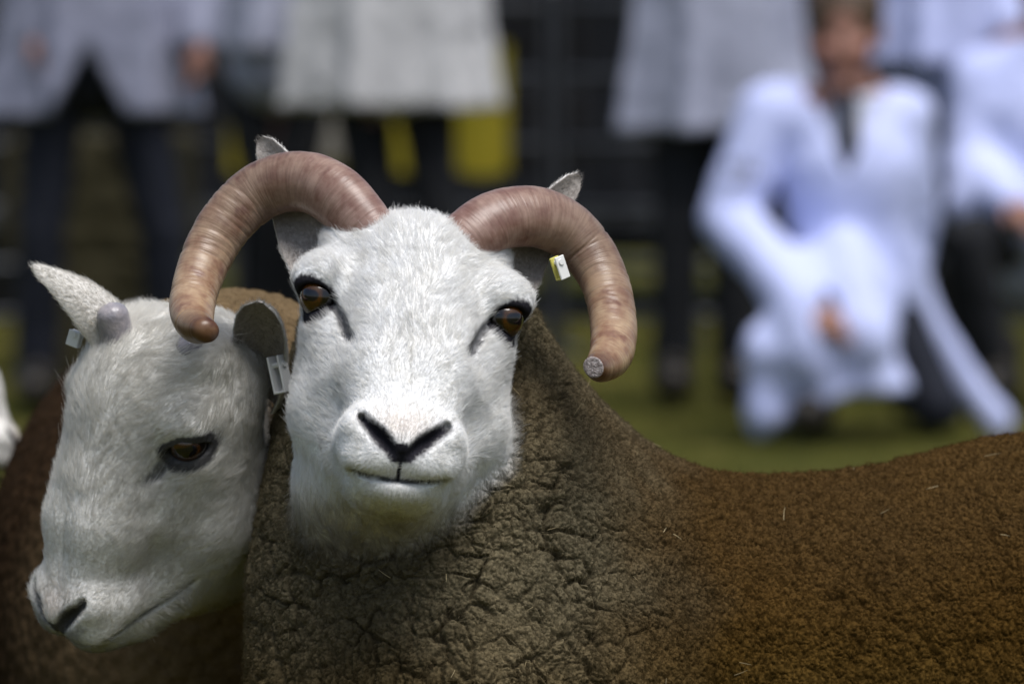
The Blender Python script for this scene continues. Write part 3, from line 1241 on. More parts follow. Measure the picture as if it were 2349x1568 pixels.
# horns: pixel centre-lines measured on the photograph, with their own depth
hl = [(872, 560, 4.105), (822, 500, 4.115), (775, 452, 4.125), (715, 420, 4.14), (650, 419, 4.15), (585, 447, 4.155), (520, 510, 4.15), (476, 585, 4.14),
      (450, 655, 4.12), (440, 712, 4.095), (449, 748, 4.065), (470, 757, 4.045)]
hlr = [58, 66, 69, 67.5, 66, 64, 61, 57, 52.5, 50, 41, 31]
hr = [(1030, 580, 4.105), (1082, 540, 4.112), (1130, 510, 4.12), (1182, 497, 4.13), (1240, 500, 4.14), (1300, 528, 4.15), (1352, 582, 4.15), (1386, 645, 4.14),
      (1403, 710, 4.12), (1408, 768, 4.10), (1400, 815, 4.075), (1376, 842, 4.05), (1362, 842, 4.035)]
hrr = [56, 66, 68, 70, 71, 69, 64, 58, 55, 53, 48, 34, 25]
build_horn(ram, ram_base, [P(*c) for c in hl], [r / 3200 for r in hlr], False, 2)
build_horn(ram, ram_base, [P(*c) for c in hr], [r / 3200 for r in hrr], True, 5)


def tag_loop(parent, org, c, R, w, hgt, t, depth, back='tag_yellow'):
    """folded plastic ear tag: front plate, back plate, joining strap"""
    r = empty('ear_tag', np.asarray(c) - np.asarray(org))
    r.parent = parent
    z = np.zeros(3)
    MB().box(R @ np.array((0, 0, depth / 2)), (w, hgt, t), R, t * .3).build('front_plate', M['tag_white'], r)
    MB().box(R @ np.array((0, 0, -depth / 2)), (w, hgt, t), R, t * .3).build('back_plate', M[back], r)
    MB().box(R @ np.array((0, -hgt / 2 + t * .5, 0)), (w * .96, t, depth), R, t * .3).build('strap', M[back], r)
    MB().tube([R @ np.array((0, hgt * .25, -depth * .6)), R @ np.array((0, hgt * .25, depth * .6 + .0012))], .0022, 12).build('pin', M['tag_white'], r)
    return r


def Rz_(a, tiltx=0, tilty=0):
    m = Matrix.Rotation(math.radians(a), 3, 'Z') @ Matrix.Rotation(math.radians(tilty), 3, 'Y') @ Matrix.Rotation(math.radians(tiltx), 3, 'X')
    return CAMB @ np.array(m)


tag_loop(ram, ram_base, P(1284, 614, 4.115), Rz_(24, 10, 35), .0085, .017, .0016, .006)
#EWE
# ------------------------------------------------------------------ the hornless sheep beside the ram
ER_ = np.array([[0.64256213, -0.29328189, -0.70788392], [-0.21807604, 0.81564403, -0.53588026], [0.73454527, 0.49870888, 0.46014421]])
EB = CAMB @ ER_
ED = 4.22
EO = P(314, 975, ED)
ES = .985


def ewe_body(p):
    d = chain(p, [P(455, 900, 4.34), P(545, 960, 4.46), P(620, 1080, 4.66)], [.075, .095, .13], .03)
    d = su(d, ell(p, P(500, 1330, 5.12), (.205, .56, .25)), .08)
    d = su(d, ell(p, P(420, 1500, 4.80), (.155, .20, .22)), .06)
    for (x, y) in ((-.38, 4.78), (-.16, 4.80), (-.40, 5.45), (-.14, 5.45)):
        d = su(d, cone(p, (x, y, .40), (x, y, .05), .055, .026), .05)
        d = su(d, ell(p, (x, y - .02, .035), (.032, .045, .035)), .01)
    return d


def ewe_wool_disp(v, n):
    wv = np.stack([fbm(v * 35 + s_, 3, 180 + k) for k, s_ in enumerate((0, 7, 13))], 1)
    f1, f2, cid = worley((v + .007 * wv) * 85, 13)
    return .0025 * (.6 - f1) - .0016 * np.exp(-((f2 - f1) / .15) ** 2)


def ewe_wool_col(v, n):
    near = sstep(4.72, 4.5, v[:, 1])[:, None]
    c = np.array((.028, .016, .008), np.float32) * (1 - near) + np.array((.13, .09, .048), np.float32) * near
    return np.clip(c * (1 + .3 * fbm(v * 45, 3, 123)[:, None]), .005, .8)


ewe_base = np.array((EO[0] + .05, 4.9, 0.0))
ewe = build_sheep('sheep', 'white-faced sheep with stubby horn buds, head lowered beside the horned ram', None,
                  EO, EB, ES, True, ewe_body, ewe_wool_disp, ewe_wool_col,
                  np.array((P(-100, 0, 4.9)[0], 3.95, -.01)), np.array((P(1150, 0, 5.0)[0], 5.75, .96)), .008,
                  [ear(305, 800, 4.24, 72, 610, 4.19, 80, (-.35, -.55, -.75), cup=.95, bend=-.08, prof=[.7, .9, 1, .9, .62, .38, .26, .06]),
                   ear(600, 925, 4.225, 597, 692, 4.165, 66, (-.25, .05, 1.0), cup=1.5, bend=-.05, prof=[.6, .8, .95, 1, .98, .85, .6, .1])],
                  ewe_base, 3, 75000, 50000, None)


def scur(parent, org, base, tip, r0, r1):
    b, t = np.array(base, float), np.array(tip, float)
    L = np.linspace(0, 1, 14)
    pts = [b + (t - b) * x for x in L]
    rad = [r0 + (r1 - r0) * x if x < .72 else (r0 + (r1 - r0) * x) * math.sqrt(max(1 - ((x - .72) / .281) ** 2, .004)) for x in L]
    return MB().tube(pts, rad, 20).build('horn_bud', M['scur'], parent, smooth=True, org=org)


scur(ewe, ewe_base, P(276, 800, 4.205), P(252, 694, 4.195), .0128, .0118)
scur(ewe, ewe_base, P(444, 838, 4.205), P(436, 788, 4.17), .0150, .0120)
tag_loop(ewe, ewe_base, P(642, 858, 4.19), Rz_(12, 0, 50), .010, .028, .0018, .010, 'tag_white')
tag_loop(ewe, ewe_base, P(172, 776, 4.225), Rz_(-20, 10, -20), .010, .012, .0018, .005, 'tag_white')


# a third sheep in profile: only its muzzle reaches into the picture
TB = CAMB @ np.array([[0, .26, .97], [0, .97, -.26], [-1.0, 0, 0]])
TS = .92
TO = P(38, 1035, 5.2) - TB @ np.array((0, -9.6, 12.4)) * .01 * TS


def third_body(p):
    tl = lambda *a: TO + TB @ np.array(a, float) * .01
    n0, n1 = tl(0, -2, -9), tl(0, -12, -26)
    d = chain(p, [n0, n1], [.08, .13], .03)
    c = n1 + np.array((-.42, .05, -.12))
    d = su(d, ell(p, c, (.52, .20, .24)), .08)
    for (x, y) in ((.28, -.09), (.30, .10), (-.34, -.09), (-.34, .10)):
        d = su(d, cone(p, (c[0] + x, c[1] + y, .40), (c[0] + x, c[1] + y, .05), .055, .026), .05)
        d = su(d, ell(p, (c[0] + x + .02, c[1] + y, .035), (.045, .032, .035)), .01)
    return d


def tear_(u, v, w):
    return TO + TB @ np.array((u, v, w), float) * .01 * TS


third_base = np.array((TO[0] - .5, TO[1], 0.0))
third = build_sheep('sheep', 'white-muzzled sheep in profile, reaching in beside the sheep with horn buds', None,
                    TO, TB, TS, True, third_body, ewe_wool_disp, ewe_wool_col,
                    np.array((TO[0] - 1.35, TO[1] - .35, -.01)), np.array((TO[0] + .22, TO[1] + .4, .98)), .009,
                    [dict(base=tear_(5.5, 4, -8), tip=tear_(12, 5, -15), width=.022, opn=TB @ np.array((.3, -.5, .8))),
                     dict(base=tear_(-5.5, 4, -8), tip=tear_(-12, 5, -15), width=.022, opn=TB @ np.array((-.3, -.5, .8)))],
                    third_base, 2, 12000, 3000, None)
# ------------------------------------------------------------------ ground
def ground_material():
    m, nt, b = mat_new('meadow')
    b.inputs['Roughness'].default_value = .95
    b.inputs['Specular IOR Level'].default_value = .1
    tc = nn(nt, 'ShaderNodeTexCoord')
    n1 = nn(nt, 'ShaderNodeTexNoise', Scale=2.6, Detail=6.0, Roughness=.65)
    nt.links.new(tc.outputs['Object'], n1.inputs['Vector'])
    r = nn(nt, 'ShaderNodeValToRGB')
    e = r.color_ramp.elements
    e[0].position, e[0].color = .30, (.034, .038, .006, 1)
    e[1].position, e[1].color = .72, (.115, .090, .026, 1)
    x = e.new(.5)
    x.color = (.064, .064, .010, 1)
    nt.links.new(n1.outputs['Fac'], r.inputs[0])
    nt.links.new(r.outputs[0], b.inputs['Base Color'])
    n2 = nn(nt, 'ShaderNodeTexNoise', Scale=60.0, Detail=4.0)
    nt.links.new(tc.outputs['Object'], n2.inputs['Vector'])
    bp = nn(nt, 'ShaderNodeBump', Strength=.6, Distance=.03)
    nt.links.new(n2.outputs['Fac'], bp.inputs['Height'])
    nt.links.new(bp.outputs[0], b.inputs['Normal'])
    return m


M['meadow'] = ground_material()
g = np.linspace(-1, 1, 61)
gx, gy = np.meshgrid(np.sign(g) * np.abs(g) ** 2.2 * 400, np.sign(g) * np.abs(g) ** 2.2 * 400 + 10, indexing='ij')
gp = np.stack([gx.ravel(), gy.ravel(), np.zeros(gx.size)], 1)
gq = np.array([(i * 61 + j, (i + 1) * 61 + j, (i + 1) * 61 + j + 1, i * 61 + j + 1) for i in range(60) for j in range(60)])
tag(mesh_obj('ground', gp, gq, M['meadow']), kind='structure')

M['blade'] = attr_mat('grass_blade', rough=.7, spec=.2)
NB = 60000
bx = rng.uniform(-3.4, 3.4, NB)
by = 4.0 + 18.0 * rng.random(NB) ** .8
hgt = rng.uniform(.015, .05, NB) * (1 + .4 * fbm(np.stack([bx * 2, by * 2, 0 * bx], 1), 2, 4))
ang = rng.uniform(0, 2 * math.pi, NB)
lean = rng.normal(0, .4, (NB, 2)) * hgt[:, None]
wd = .0022
b0 = np.stack([bx - np.cos(ang) * wd, by - np.sin(ang) * wd, 0 * bx - .002], 1)
b1 = np.stack([bx + np.cos(ang) * wd, by + np.sin(ang) * wd, 0 * bx - .002], 1)
b2 = np.stack([bx + lean[:, 0], by + lean[:, 1], hgt], 1)
bv = np.stack([b0, b1, b2], 1).reshape(-1, 3)
dry = sstep(-.1, .5, fbm(np.stack([bx * 1.1, by * 1.1, 0 * bx], 1), 3, 8) + rng.normal(0, .2, NB))[:, None]
bc = np.array((.060, .064, .009)) * (1 - dry) + np.array((.13, .105, .032)) * dry
tag(mesh_obj('grass', bv, np.arange(NB * 3).reshape(-1, 3), M['blade'], colors=np.repeat(bc, 3, 0), smooth=False),
    'short olive grass with dry straw-coloured blades covering the field', 'grass', kind='stuff')

# ------------------------------------------------------------------ dark livestock trailer, hurdles, banner
M['slate'] = simple('slate_paint', (.008, .009, .012), (.014, .015, .019), scale=6, rough=.6, spec=.2)
M['black'] = simple('black_void', (.003, .003, .004), (.005, .005, .006), rough=.9)
M['steel'] = simple('hurdle_steel', (.03, .033, .04), (.05, .053, .06), scale=12, rough=.5, spec=.4, metal=.3)
M['yellow'] = simple('banner_yellow', (.22, .185, .008), (.26, .21, .01), scale=4, rough=.6)
M['beige'] = simple('banner_beige', (.20, .185, .155), (.23, .21, .175), scale=4, rough=.7)
M['rubber'] = simple('rubber', (.008, .008, .008), (.014, .014, .014), rough=.85)


def trailer(label, x0, x1, Y, z0=.0, z1=2.6):
    t = empty('livestock_trailer', ((x0 + x1) / 2, Y + .9, 0), label, 'trailer', 'parked livestock trailers')
    org = np.array(t.location)
    L = x1 - x0
    cx = (x0 + x1) / 2
    MB().box((cx, Y + .9, (.22 + z1) / 2), (L, 1.8, z1 - .22), bev=.03).build('body', M['slate'], t, org=org)
    MB().box((cx, Y + .9, z1 + .02), (L + .06, 1.86, .06), bev=.02).build('roof', M['slate'], t, org=org)
    MB().box((cx, Y - .006, .35), (L, .05, .06), bev=.01).build('side_rail', M['steel'], t, org=org)
    n = int(L / .62)
    for i in range(n):
        for (za, zb) in ((.52, .80), (.92, 1.16), (1.45, 1.62)):
            xx = x0 + (i + .5) * L / n
            f = MB().box((xx, Y - .002, (za + zb) / 2), (L / n * .66, .02, zb - za), bev=.006).build('vent', M['black'], t, org=org)
            MB().box((xx, Y - .016, (za + zb) / 2), (L / n * .64, .014, .02)).build('slat', M['slate'], f, org=org)
    for i in range(n + 1):
        MB().box((x0 + i * L / n, Y - .02, (.3 + z1) / 2), (.05, .05, z1 - .35), bev=.008).build('rib', M['slate'], t, org=org)
    for k in (-.42, .42):
        w = MB()
        a = np.linspace(0, 2 * math.pi, 25)[:-1]
        prof = [(.10, -.09), (.30, -.10), (.34, -.07), (.34, .07), (.30, .10), (.10, .09)]
        vv = [(cx + k + r * math.cos(q), Y + .16 + y, .34 + r * math.sin(q)) for (r, y) in prof for q in a]
        w.add(vv, ring_quads(6, 24))
        wo = w.build('wheel', M['rubber'], t, smooth=True, org=org)
        MB().tube([(cx + k, Y + .06, .34), (cx + k, Y + .26, .34)], .16, 20).build('hub', M['steel'], wo, org=org)
    return t


trailer('dark slate trailer behind the yellow banner and the long coats', -4.1, -.35, 20.3)
trailer('dark slate trailer behind the kneeling figure with the tie', -.25, 4.2, 20.5)


def hurdle(label, x0, x1, Y):
    t = empty('sheep_hurdle', ((x0 + x1) / 2, Y, 0), label, 'hurdle', 'steel hurdles round the ring')
    org = np.array(t.location)
    for z in (.12, .28, .46, .66, .88, 1.1):
        MB().tube([(x0, Y, z), (x1, Y, z)], .016, 8).build('rail', M['steel'], t, smooth=True, org=org)
    for x in (x0, (x0 + x1) / 2, x1):
        MB().box((x, Y, .58), (.05, .035, 1.16), bev=.006).build('upright', M['steel'], t, org=org)
    for x in (x0 + .05, x1 - .05):
        MB().box((x, Y, .012), (.06, .35, .024), bev=.005).build('foot', M['steel'], t, org=org)
    return t


HY = 18.0
hx = [-2.75, -.92, -.02 + .02, 1.83, 3.6]
hurdle('steel hurdle behind the person with the open coat', -2.75, -.86, HY)
hurdle('steel hurdle carrying the yellow banner', -.84, .12, HY)
hurdle('steel hurdle between the banner and the standing white coat', .14, 1.0, HY)
hurdle('steel hurdle behind the kneeling figure with the tie', 1.02, 2.9, HY)


def banner():
    a, b = P(522, 100, HY - .06), P(1168, 395, HY - .06)
    x0, x1, z1, z0 = a[0], b[0], a[2], b[2]
    t = empty('banner', ((x0 + x1) / 2, HY - .05, z0), 'yellow banner with a beige panel hung on the hurdle', 'banner')
    org = np.array(t.location)
    n = 40
    sag = lambda f, g: HY - .05 + .012 * math.sin(f * 17) * (1 - g) + .006 * math.sin(f * 41)
    vv = []
    for s in (0, .006):
        for i in range(n + 1):
            for j in range(9):
                f, g_ = i / n, j / 8
                vv.append((x0 + (x1 - x0) * f, sag(f, g_) + s, z0 + (z1 - z0) * g_ - .015 * math.sin(f * math.pi * 5) ** 2 * (1 - g_)))
    N = (n + 1) * 9
    q = []
    for i in range(n):
        for j in range(8):
            k = i * 9 + j
            q += [(k, k + 9, k + 10, k + 1), (N + k, N + k + 1, N + k + 10, N + k + 9)]
    m = MB()
    m.add(vv, q)
    m.build('cloth', M['yellow'], t, smooth=True, org=org)
    for (pa, pb, qa, qb, mm) in ((665, 205, 805, 368, 'beige'), (535, 112, 600, 238, 'beige')):
        c0, c1 = P(pa, pb, HY - .1), P(qa, qb, HY - .1)
        MB().box(((c0[0] + c1[0]) / 2, HY - .082, (c0[2] + c1[2]) / 2), (c1[0] - c0[0], .008, c0[2] - c1[2]), bev=.002).build('panel', M[mm], t, org=org)
    for x in np.linspace(x0 + .03, x1 - .03, 6):
        MB().tube([(x, HY - .07, z1 - .02), (x, HY - .02, z1 + .01), (x, HY + .02, z1 - .01)], .004, 6).build('cable_tie', M['black'], t, org=org)


banner()

M['straw'] = simple('old_straw', (.018, .016, .007), (.036, .030, .011), scale=60, rough=.95, bump=.9, bscale=120)
M['twine'] = simple('baling_twine', (.10, .06, .02), (.12, .07, .03), rough=.8)


def bale(label, X, Y, Z, rz):
    t = empty('straw_bale', (X, Y, Z), label, 'bale', 'straw bales stacked by the hurdles')
    t.rotation_euler = (0, 0, rz)

    def f(p):
        q = np.abs(p - V(0, 0, .18)) - V(.43, .21, .155)
        d = np.sqrt((np.maximum(q, 0) ** 2).sum(1)) + np.minimum(q.max(1), 0) - .022
        return d + .010 * vnoise(p * 24, 7) + .006 * vnoise(p * np.array((160, 40, 60), np.float32), 8)
    v, q = field_mesh(f, (-.55, -.32, -.05), (.55, .32, .42), .012)
    v[:, 2] = np.maximum(v[:, 2], .0)
    mesh_obj('bale', v, q, M['straw'], t)
    for x in (-.2, .2):
        pts = [(x, .225 * sx, .18 + .17 * sz) for sx, sz in ((-1, -1), (-1, 1), (1, 1), (1, -1), (-1, -1))]
        MB().tube(pts, .004, 6).build('twine', M['twine'], t)


bale('straw bale on the ground behind the open coat', P(225, 784, 17.0)[0], 17.0, 0, 1.62)
bale('straw bale lying on top of another behind the open coat', P(232, 784, 17.0)[0], 17.02, .35, 1.5)

# ------------------------------------------------------------------ people
M['skin'] = attr_mat('skin', rough=.55, spec=.35, noise=.08, nscale=60)
M['coat'] = simple('white_coat', (.47, .52, .82), (.54, .59, .88), scale=3, rough=.85, bump=.4, bscale=30)
M['coat_grey'] = simple('grey_white_coat', (.31, .325, .42), (.38, .395, .50), scale=3, rough=.85, bump=.4, bscale=30)
M['coat_cream'] = simple('cream_coat', (.47, .47, .485), (.52, .52, .53), scale=3, rough=.85, bump=.4, bscale=30)
M['coat_dark'] = simple('blue_grey_coat', (.20, .21, .29), (.27, .28, .37), scale=3, rough=.85, bump=.4, bscale=30)  # darker blue-grey cloth for the open coat
M['navy'] = simple('navy_trousers', (.006, .008, .016), (.011, .013, .022), scale=8, rough=.85)
M['dark'] = simple('charcoal_trousers', (.008, .009, .012), (.013, .014, .017), scale=8, rough=.85)
M['shirt'] = simple('pale_shirt', (.45, .48, .60), (.5, .53, .64), scale=8, rough=.85)
M['tie'] = simple('dark_tie', (.010, .011, .018), (.016, .017, .026), scale=40, rough=.6)
M['boot'] = simple('dark_boot', (.012, .010, .008), (.02, .016, .012), scale=20, rough=.5)
M['hairdark'] = simple('brown_hair', (.05, .032, .02), (.08, .05, .03), scale=90, rough=.6, bump=.6, bscale=150)
M['badge'] = simple('badge_ink', (.03, .035, .05), (.05, .05, .07), rough=.8)

SKIN = np.array((.27, .135, .10), np.float32)


def unit(a):
    a = np.array(a, float)
    return a / (np.linalg.norm(a) + 1e-9)


def hand_prims(p, wr, dirn, side, curl=.5):
    """palm and five fingers; dirn = from wrist to knuckles, side = toward the thumb"""
    dirn, side = unit(dirn), np.array(side, float)
    side = unit(side - dirn * (side @ dirn))
    pn = np.cross(dirn, side)
    wr = np.array(wr, float)
    kn = wr + dirn * .085
    d = chain(p, [wr, wr + dirn * .04, kn], [.028, .033, .030])
    for i, (o_, L) in enumerate(((.033, .070), (.011, .080), (-.011, .074), (-.032, .058))):
        a = kn + side * o_ - dirn * .01
        b = a + dirn * L * .5 + pn * L * .15 * curl
        c = b + dirn * L * .4 + pn * L * .55 * curl
        d = su(d, chain(p, [a, b, c], [.0115, .0105, .009]), .004)
    a = wr + dirn * .03 + side * .025
    b = a + dirn * .03 + side * .03 + pn * .008
    c = b + dirn * .033 + side * .008 + pn * .014
    return su(d, chain(p, [a, b, c], [.015, .0125, .010]), .006)


def person(name, label, group, J, face, coat_mat, trouser_mat, coat_extra=None, hem=None, skirt=None, vneck=False, hands=None, cut=None, open_front=None, sleeve=True, hs=1.0):
    """J: joints (world). face: horizontal facing direction. skirt: (top, bottom, rx0, ry0, rx1, ry1)"""
    f32 = lambda a: np.asarray(a, np.float32)
    face = unit(face)
    lat = np.cross(face, (0, 0, 1.0))
    J = {k: np.array(x, float) for k, x in J.items()}
    hd, nk = J['head'], J['neck']
    hz = unit(hd - nk)
    hips = (J['hipL'] + J['hipR']) / 2
    chest = nk * .62 + hips * .38
    Hm = np.stack([lat, face, hz], 1)

    def head_only(p):
        q = ((p - f32(hd)) @ Hm.astype(np.float32)) / np.float32(hs)
        qs = np.stack([np.abs(q[:, 0]), q[:, 1], q[:, 2]], 1)
        d = ell(qs, (0, -.012, .03), (.074, .094, .088))
        d = su(d, ell(qs, (0, .020, -.045), (.056, .066, .072)), .03)
        d = su(d, cone(qs, (0, .088, .012), (0, .106, -.030), .009, .014), .012)
        d = su(d, ell(qs, (.034, .062, -.02), (.024, .022, .02)), .02)
        d = su(d, ell(qs, (.076, -.005, -.012), (.009, .020, .030)), .008)
        d = su(d, ell(qs, (0, .078, -.098), (.022, .020, .016)), .02)
        d = su(d, cone(qs, (.0, .084, -.066), (.022, .076, -.066), .008, .006), .006)
        d = d + .007 * np.exp(-(((qs[:, 0] - .032) / .016) ** 2 + ((qs[:, 2] - .006) / .011) ** 2)) * (qs[:, 1] > 0)
        d = d + .004 * np.exp(-((qs[:, 2] + .068) / .004) ** 2) * (qs[:, 1] > .04) * (qs[:, 0] < .028)
        return d * np.float32(hs)

    def body(p):
        d = su(head_only(p), cone(p, hd - hz * .07, nk, .052, .06), .03)
        d = su(d, chain(p, [nk - hz * .03, chest, hips], [.085, .125, .125], .04), .05)
        for s in 'LR':
            d = su(d, cone(p, nk, J['sh' + s], .06, .055), .04)
            d = su(d, chain(p, [J['sh' + s], J['el' + s], J['ha' + s]], [.052, .042, .028]), .03)
            d = su(d, chain(p, [J['hip' + s], J['kn' + s], J['ft' + s]], [.085, .058, .042]), .04)
            toe = J.get('toe' + s, J['ft' + s] + face * .13)
            d = su(d, cone(p, J['ft' + s], toe, .04, .034), .02)
            hdn = (hands or {}).get(s, J['ha' + s] - J['el' + s])
            d = su(d, hand_prims(p, J['ha' + s], hdn, face + lat * (.4 if s == 'L' else -.4)), .012)
        return d
    allp = np.array(list(J.values()))
    lo, hi = allp.min(0) - .26, allp.max(0) + .26
    v, q = field_mesh(body, lo, hi, .012)
    v = project(body, v, .003, 2, .01)
    base = np.array((hips[0], hips[1], 0.0))
    root = empty(name, base, label, 'person', group)
    rel = (v - hd) @ Hm / hs
    c = np.tile(SKIN, (len(v), 1)) * (1 + .12 * fbm(v * 18, 2, 3)[:, None])
    lips = np.exp(-(((rel[:, 2] + .067) / .009) ** 2 + (rel[:, 0] / .024) ** 2)) * (rel[:, 1] > .05)
    c = c * (1 - .5 * lips[:, None]) + np.array((.34, .10, .08)) * .5 * lips[:, None]
    blush = np.exp(-(((rel[:, 2] + .03) / .025) ** 2 + ((np.abs(rel[:, 0]) - .04) / .02) ** 2)) * (rel[:, 1] > .03)
    c = c * (1 - .35 * blush[:, None]) + np.array((.42, .14, .10)) * .35 * blush[:, None]
    eyes = np.exp(-(((rel[:, 2] - .006) / .007) ** 2 + ((np.abs(rel[:, 0]) - .032) / .012) ** 2)) * (rel[:, 1] > .04)
    c = c * (1 - .85 * eyes[:, None]) + np.array((.03, .025, .02)) * .85 * eyes[:, None]
    mesh_obj('body', v, q, M['skin'], root, c, org=base)

    def hair(p):
        r = ((p - f32(hd)) @ Hm.astype(np.float32)) / np.float32(hs)
        d = ell(r, (0, -.018, .038), (.084, .100, .092)) + .004 * vnoise(p * 90, 5)
        cutp = (r[:, 2] + .045 - .9 * np.maximum(r[:, 1] - (-.02), 0))
        cutf = .075 - r[:, 1] + np.maximum(r[:, 2] - .06, 0) * 1.2
        return np.maximum(np.maximum(d, -(r[:, 2] + .06 - 1.3 * np.maximum(r[:, 1] - .0, 0))), -cutf)
    v, q = field_mesh(hair, hd - .2, hd + .2, .009)
    mesh_obj('hair', v, q, M['hairdark'], root, org=base)

    def wr(p, k=1.0, sc=9):
        return k * (.010 * fbm(p * np.array((sc, sc, sc * .55), np.float32), 3, 61) + .004 * vnoise(p * 26, 62))

    def trousers(p):
        d = cone(p, hips + np.array((0, 0, .06)), hips, .13, .14)
        for s in 'LR':
            leg = chain(p, [J['hip' + s], J['kn' + s], J['ft' + s]], [.088, .064, .056])
            d = su(d, leg, .03)
        return d + wr(p, .8)
    lo2 = np.min([J[k] for k in ('hipL', 'hipR', 'knL', 'knR', 'ftL', 'ftR')], 0) - .2
    hi2 = np.max([J[k] for k in ('hipL', 'hipR', 'knL', 'knR', 'ftL', 'ftR')], 0) + .25
    v, q = field_mesh(trousers, lo2, hi2, .016)
    v = project(trousers, v, .004, 1, .01)
    v[:, 2] = np.maximum(v[:, 2], .02)
    mesh_obj('trousers', v, q, trouser_mat, root, org=base)
    for s in 'LR':
        ft, toe = J['ft' + s], J.get('toe' + s, J['ft' + s] + face * .15)

        def boot(p):
            d = su(cone(p, ft + np.array((0, 0, .10)), ft, .062, .058), cone(p, ft, toe, .056, .047), .03)
            return np.maximum(d, .004 - p[:, 2]) if ft[2] < .25 else d
        v, q = field_mesh(boot, np.minimum(ft, toe) - .16, np.maximum(ft, toe) + .2, .012)
        mesh_obj('boot', v, q, M['boot'], root, org=base)

    if vneck:
        def shirt(p):
            d = chain(p, [nk - hz * .02, chest, hips], [.098, .142, .14], .04)
            d = su(d, cone(p, nk + hz * .015, nk - hz * .04, .066, .085), .02)
            return np.maximum(d, (p - f32(nk)) @ f32(hz) - .03)
        v, q = field_mesh(shirt, np.minimum(nk, hips) - .25, np.maximum(nk, hips) + .25, .012)
        mesh_obj('shirt', v, q, M['shirt'], root, org=base)
        kt = nk + face * .095 + hz * .0

        def tie(p):
            r = (p - f32(kt)) @ Hm.astype(np.float32)
            tt = np.clip(-r[:, 2] / .32, 0, 1)
            yy = .004 + .075 * np.sqrt(tt)
            w_ = .023 + .020 * tt
            d = np.maximum(np.abs(r[:, 0]) - w_, np.abs(r[:, 1] - yy) - .012)
            d = np.maximum(d, np.maximum(r[:, 2], -r[:, 2] - .17 - 0 * tt))
            return np.minimum(d, ell(r, (0, .008, .0), (.024, .017, .024)))
        v, q = field_mesh(tie, kt - .36, kt + .2, .008)
        mesh_obj('tie', v, q, M['tie'], root, org=base)

    def coat(p):
        d = chain(p, [nk - hz * .06, chest, hips], [.125, .168, .165], .05)
        for s in 'LR':
            d = su(d, cone(p, nk - hz * .03, J['sh' + s], .075, .082), .05)
            if sleeve:
                wrist = J['ha' + s] * .97 + J['el' + s] * .03
                d = su(d, chain(p, [J['sh' + s], J['el' + s], wrist], [.084, .074, .058]), .03)
        if skirt:
            a, b, rx0, ry0, rx1, ry1 = skirt
            a, b = f32(a), f32(b)
            ab = b - a
            t = ((p - a) @ ab) / (ab @ ab)
            tc = np.clip(t, 0, 1)
            c_ = a + tc[:, None] * ab
            r = p - c_
            x, y = r @ f32(lat), r @ f32(face)
            rx, ry = rx0 + (rx1 - rx0) * tc, ry0 + (ry1 - ry0) * tc
            th = np.arctan2(y / ry, x / rx)
            fold = .022 * tc * np.sin(th * 7 + 2.0) + .012 * tc * np.sin(th * 13 + 1)
            k = np.sqrt((x / rx) ** 2 + (y / ry) ** 2)
            ds = (k - 1) * np.minimum(rx, ry) + fold
            ds = np.maximum(ds, np.maximum(-t, t - 1) * np.float32(np.linalg.norm(ab)))
            d = su(d, ds, .04)
        if coat_extra:
            d = coat_extra(p, d)
        d = d + wr(p)
        r = (p - f32(nk)) @ Hm.astype(np.float32)
        if vneck:
            wedge = np.maximum(np.abs(r[:, 0]) - np.maximum(.065 + (r[:, 2] + .02) * .50, -.02), -r[:, 1] + .0)
            wedge = np.maximum(wedge, -(r[:, 2] + .17))
            d = np.maximum(d, -wedge)
        if open_front:                               # inverted V below the waist
            zt, slope = open_front
            r2 = (p - f32(hips)) @ np.stack([lat, face, (0, 0, 1.0)], 1).astype(np.float32)
            w2 = np.maximum(np.abs(r2[:, 0]) - np.maximum((zt - p[:, 2]) * slope, -.02), -r2[:, 1] - .02)
            d = np.maximum(d, -w2)
        d = np.maximum(d, np.minimum((p - f32(nk)) @ f32(hz) - .02, .11 - np.abs(r[:, 0])))
        return d
    pts = [J[k] for k in ('neck', 'shL', 'shR', 'elL', 'elR', 'haL', 'haR', 'hipL', 'hipR')]
    if skirt:
        pts += [skirt[0] + np.array((.3, .25, 0)), skirt[1] + np.array((-.3, -.25, -.1)), skirt[1] + np.array((.3, .25, 0))]
    if cut is not None:
        pts += [np.array(x) for x in cut]
    lo, hi = np.min(pts, 0) - .2, np.max(pts, 0) + .2
    v, q = field_mesh(coat, lo, hi, .013)
    v = project(coat, v, .003, 1, .01)
    mesh_obj('coat', v, q, coat_mat, root, org=base)
    return root


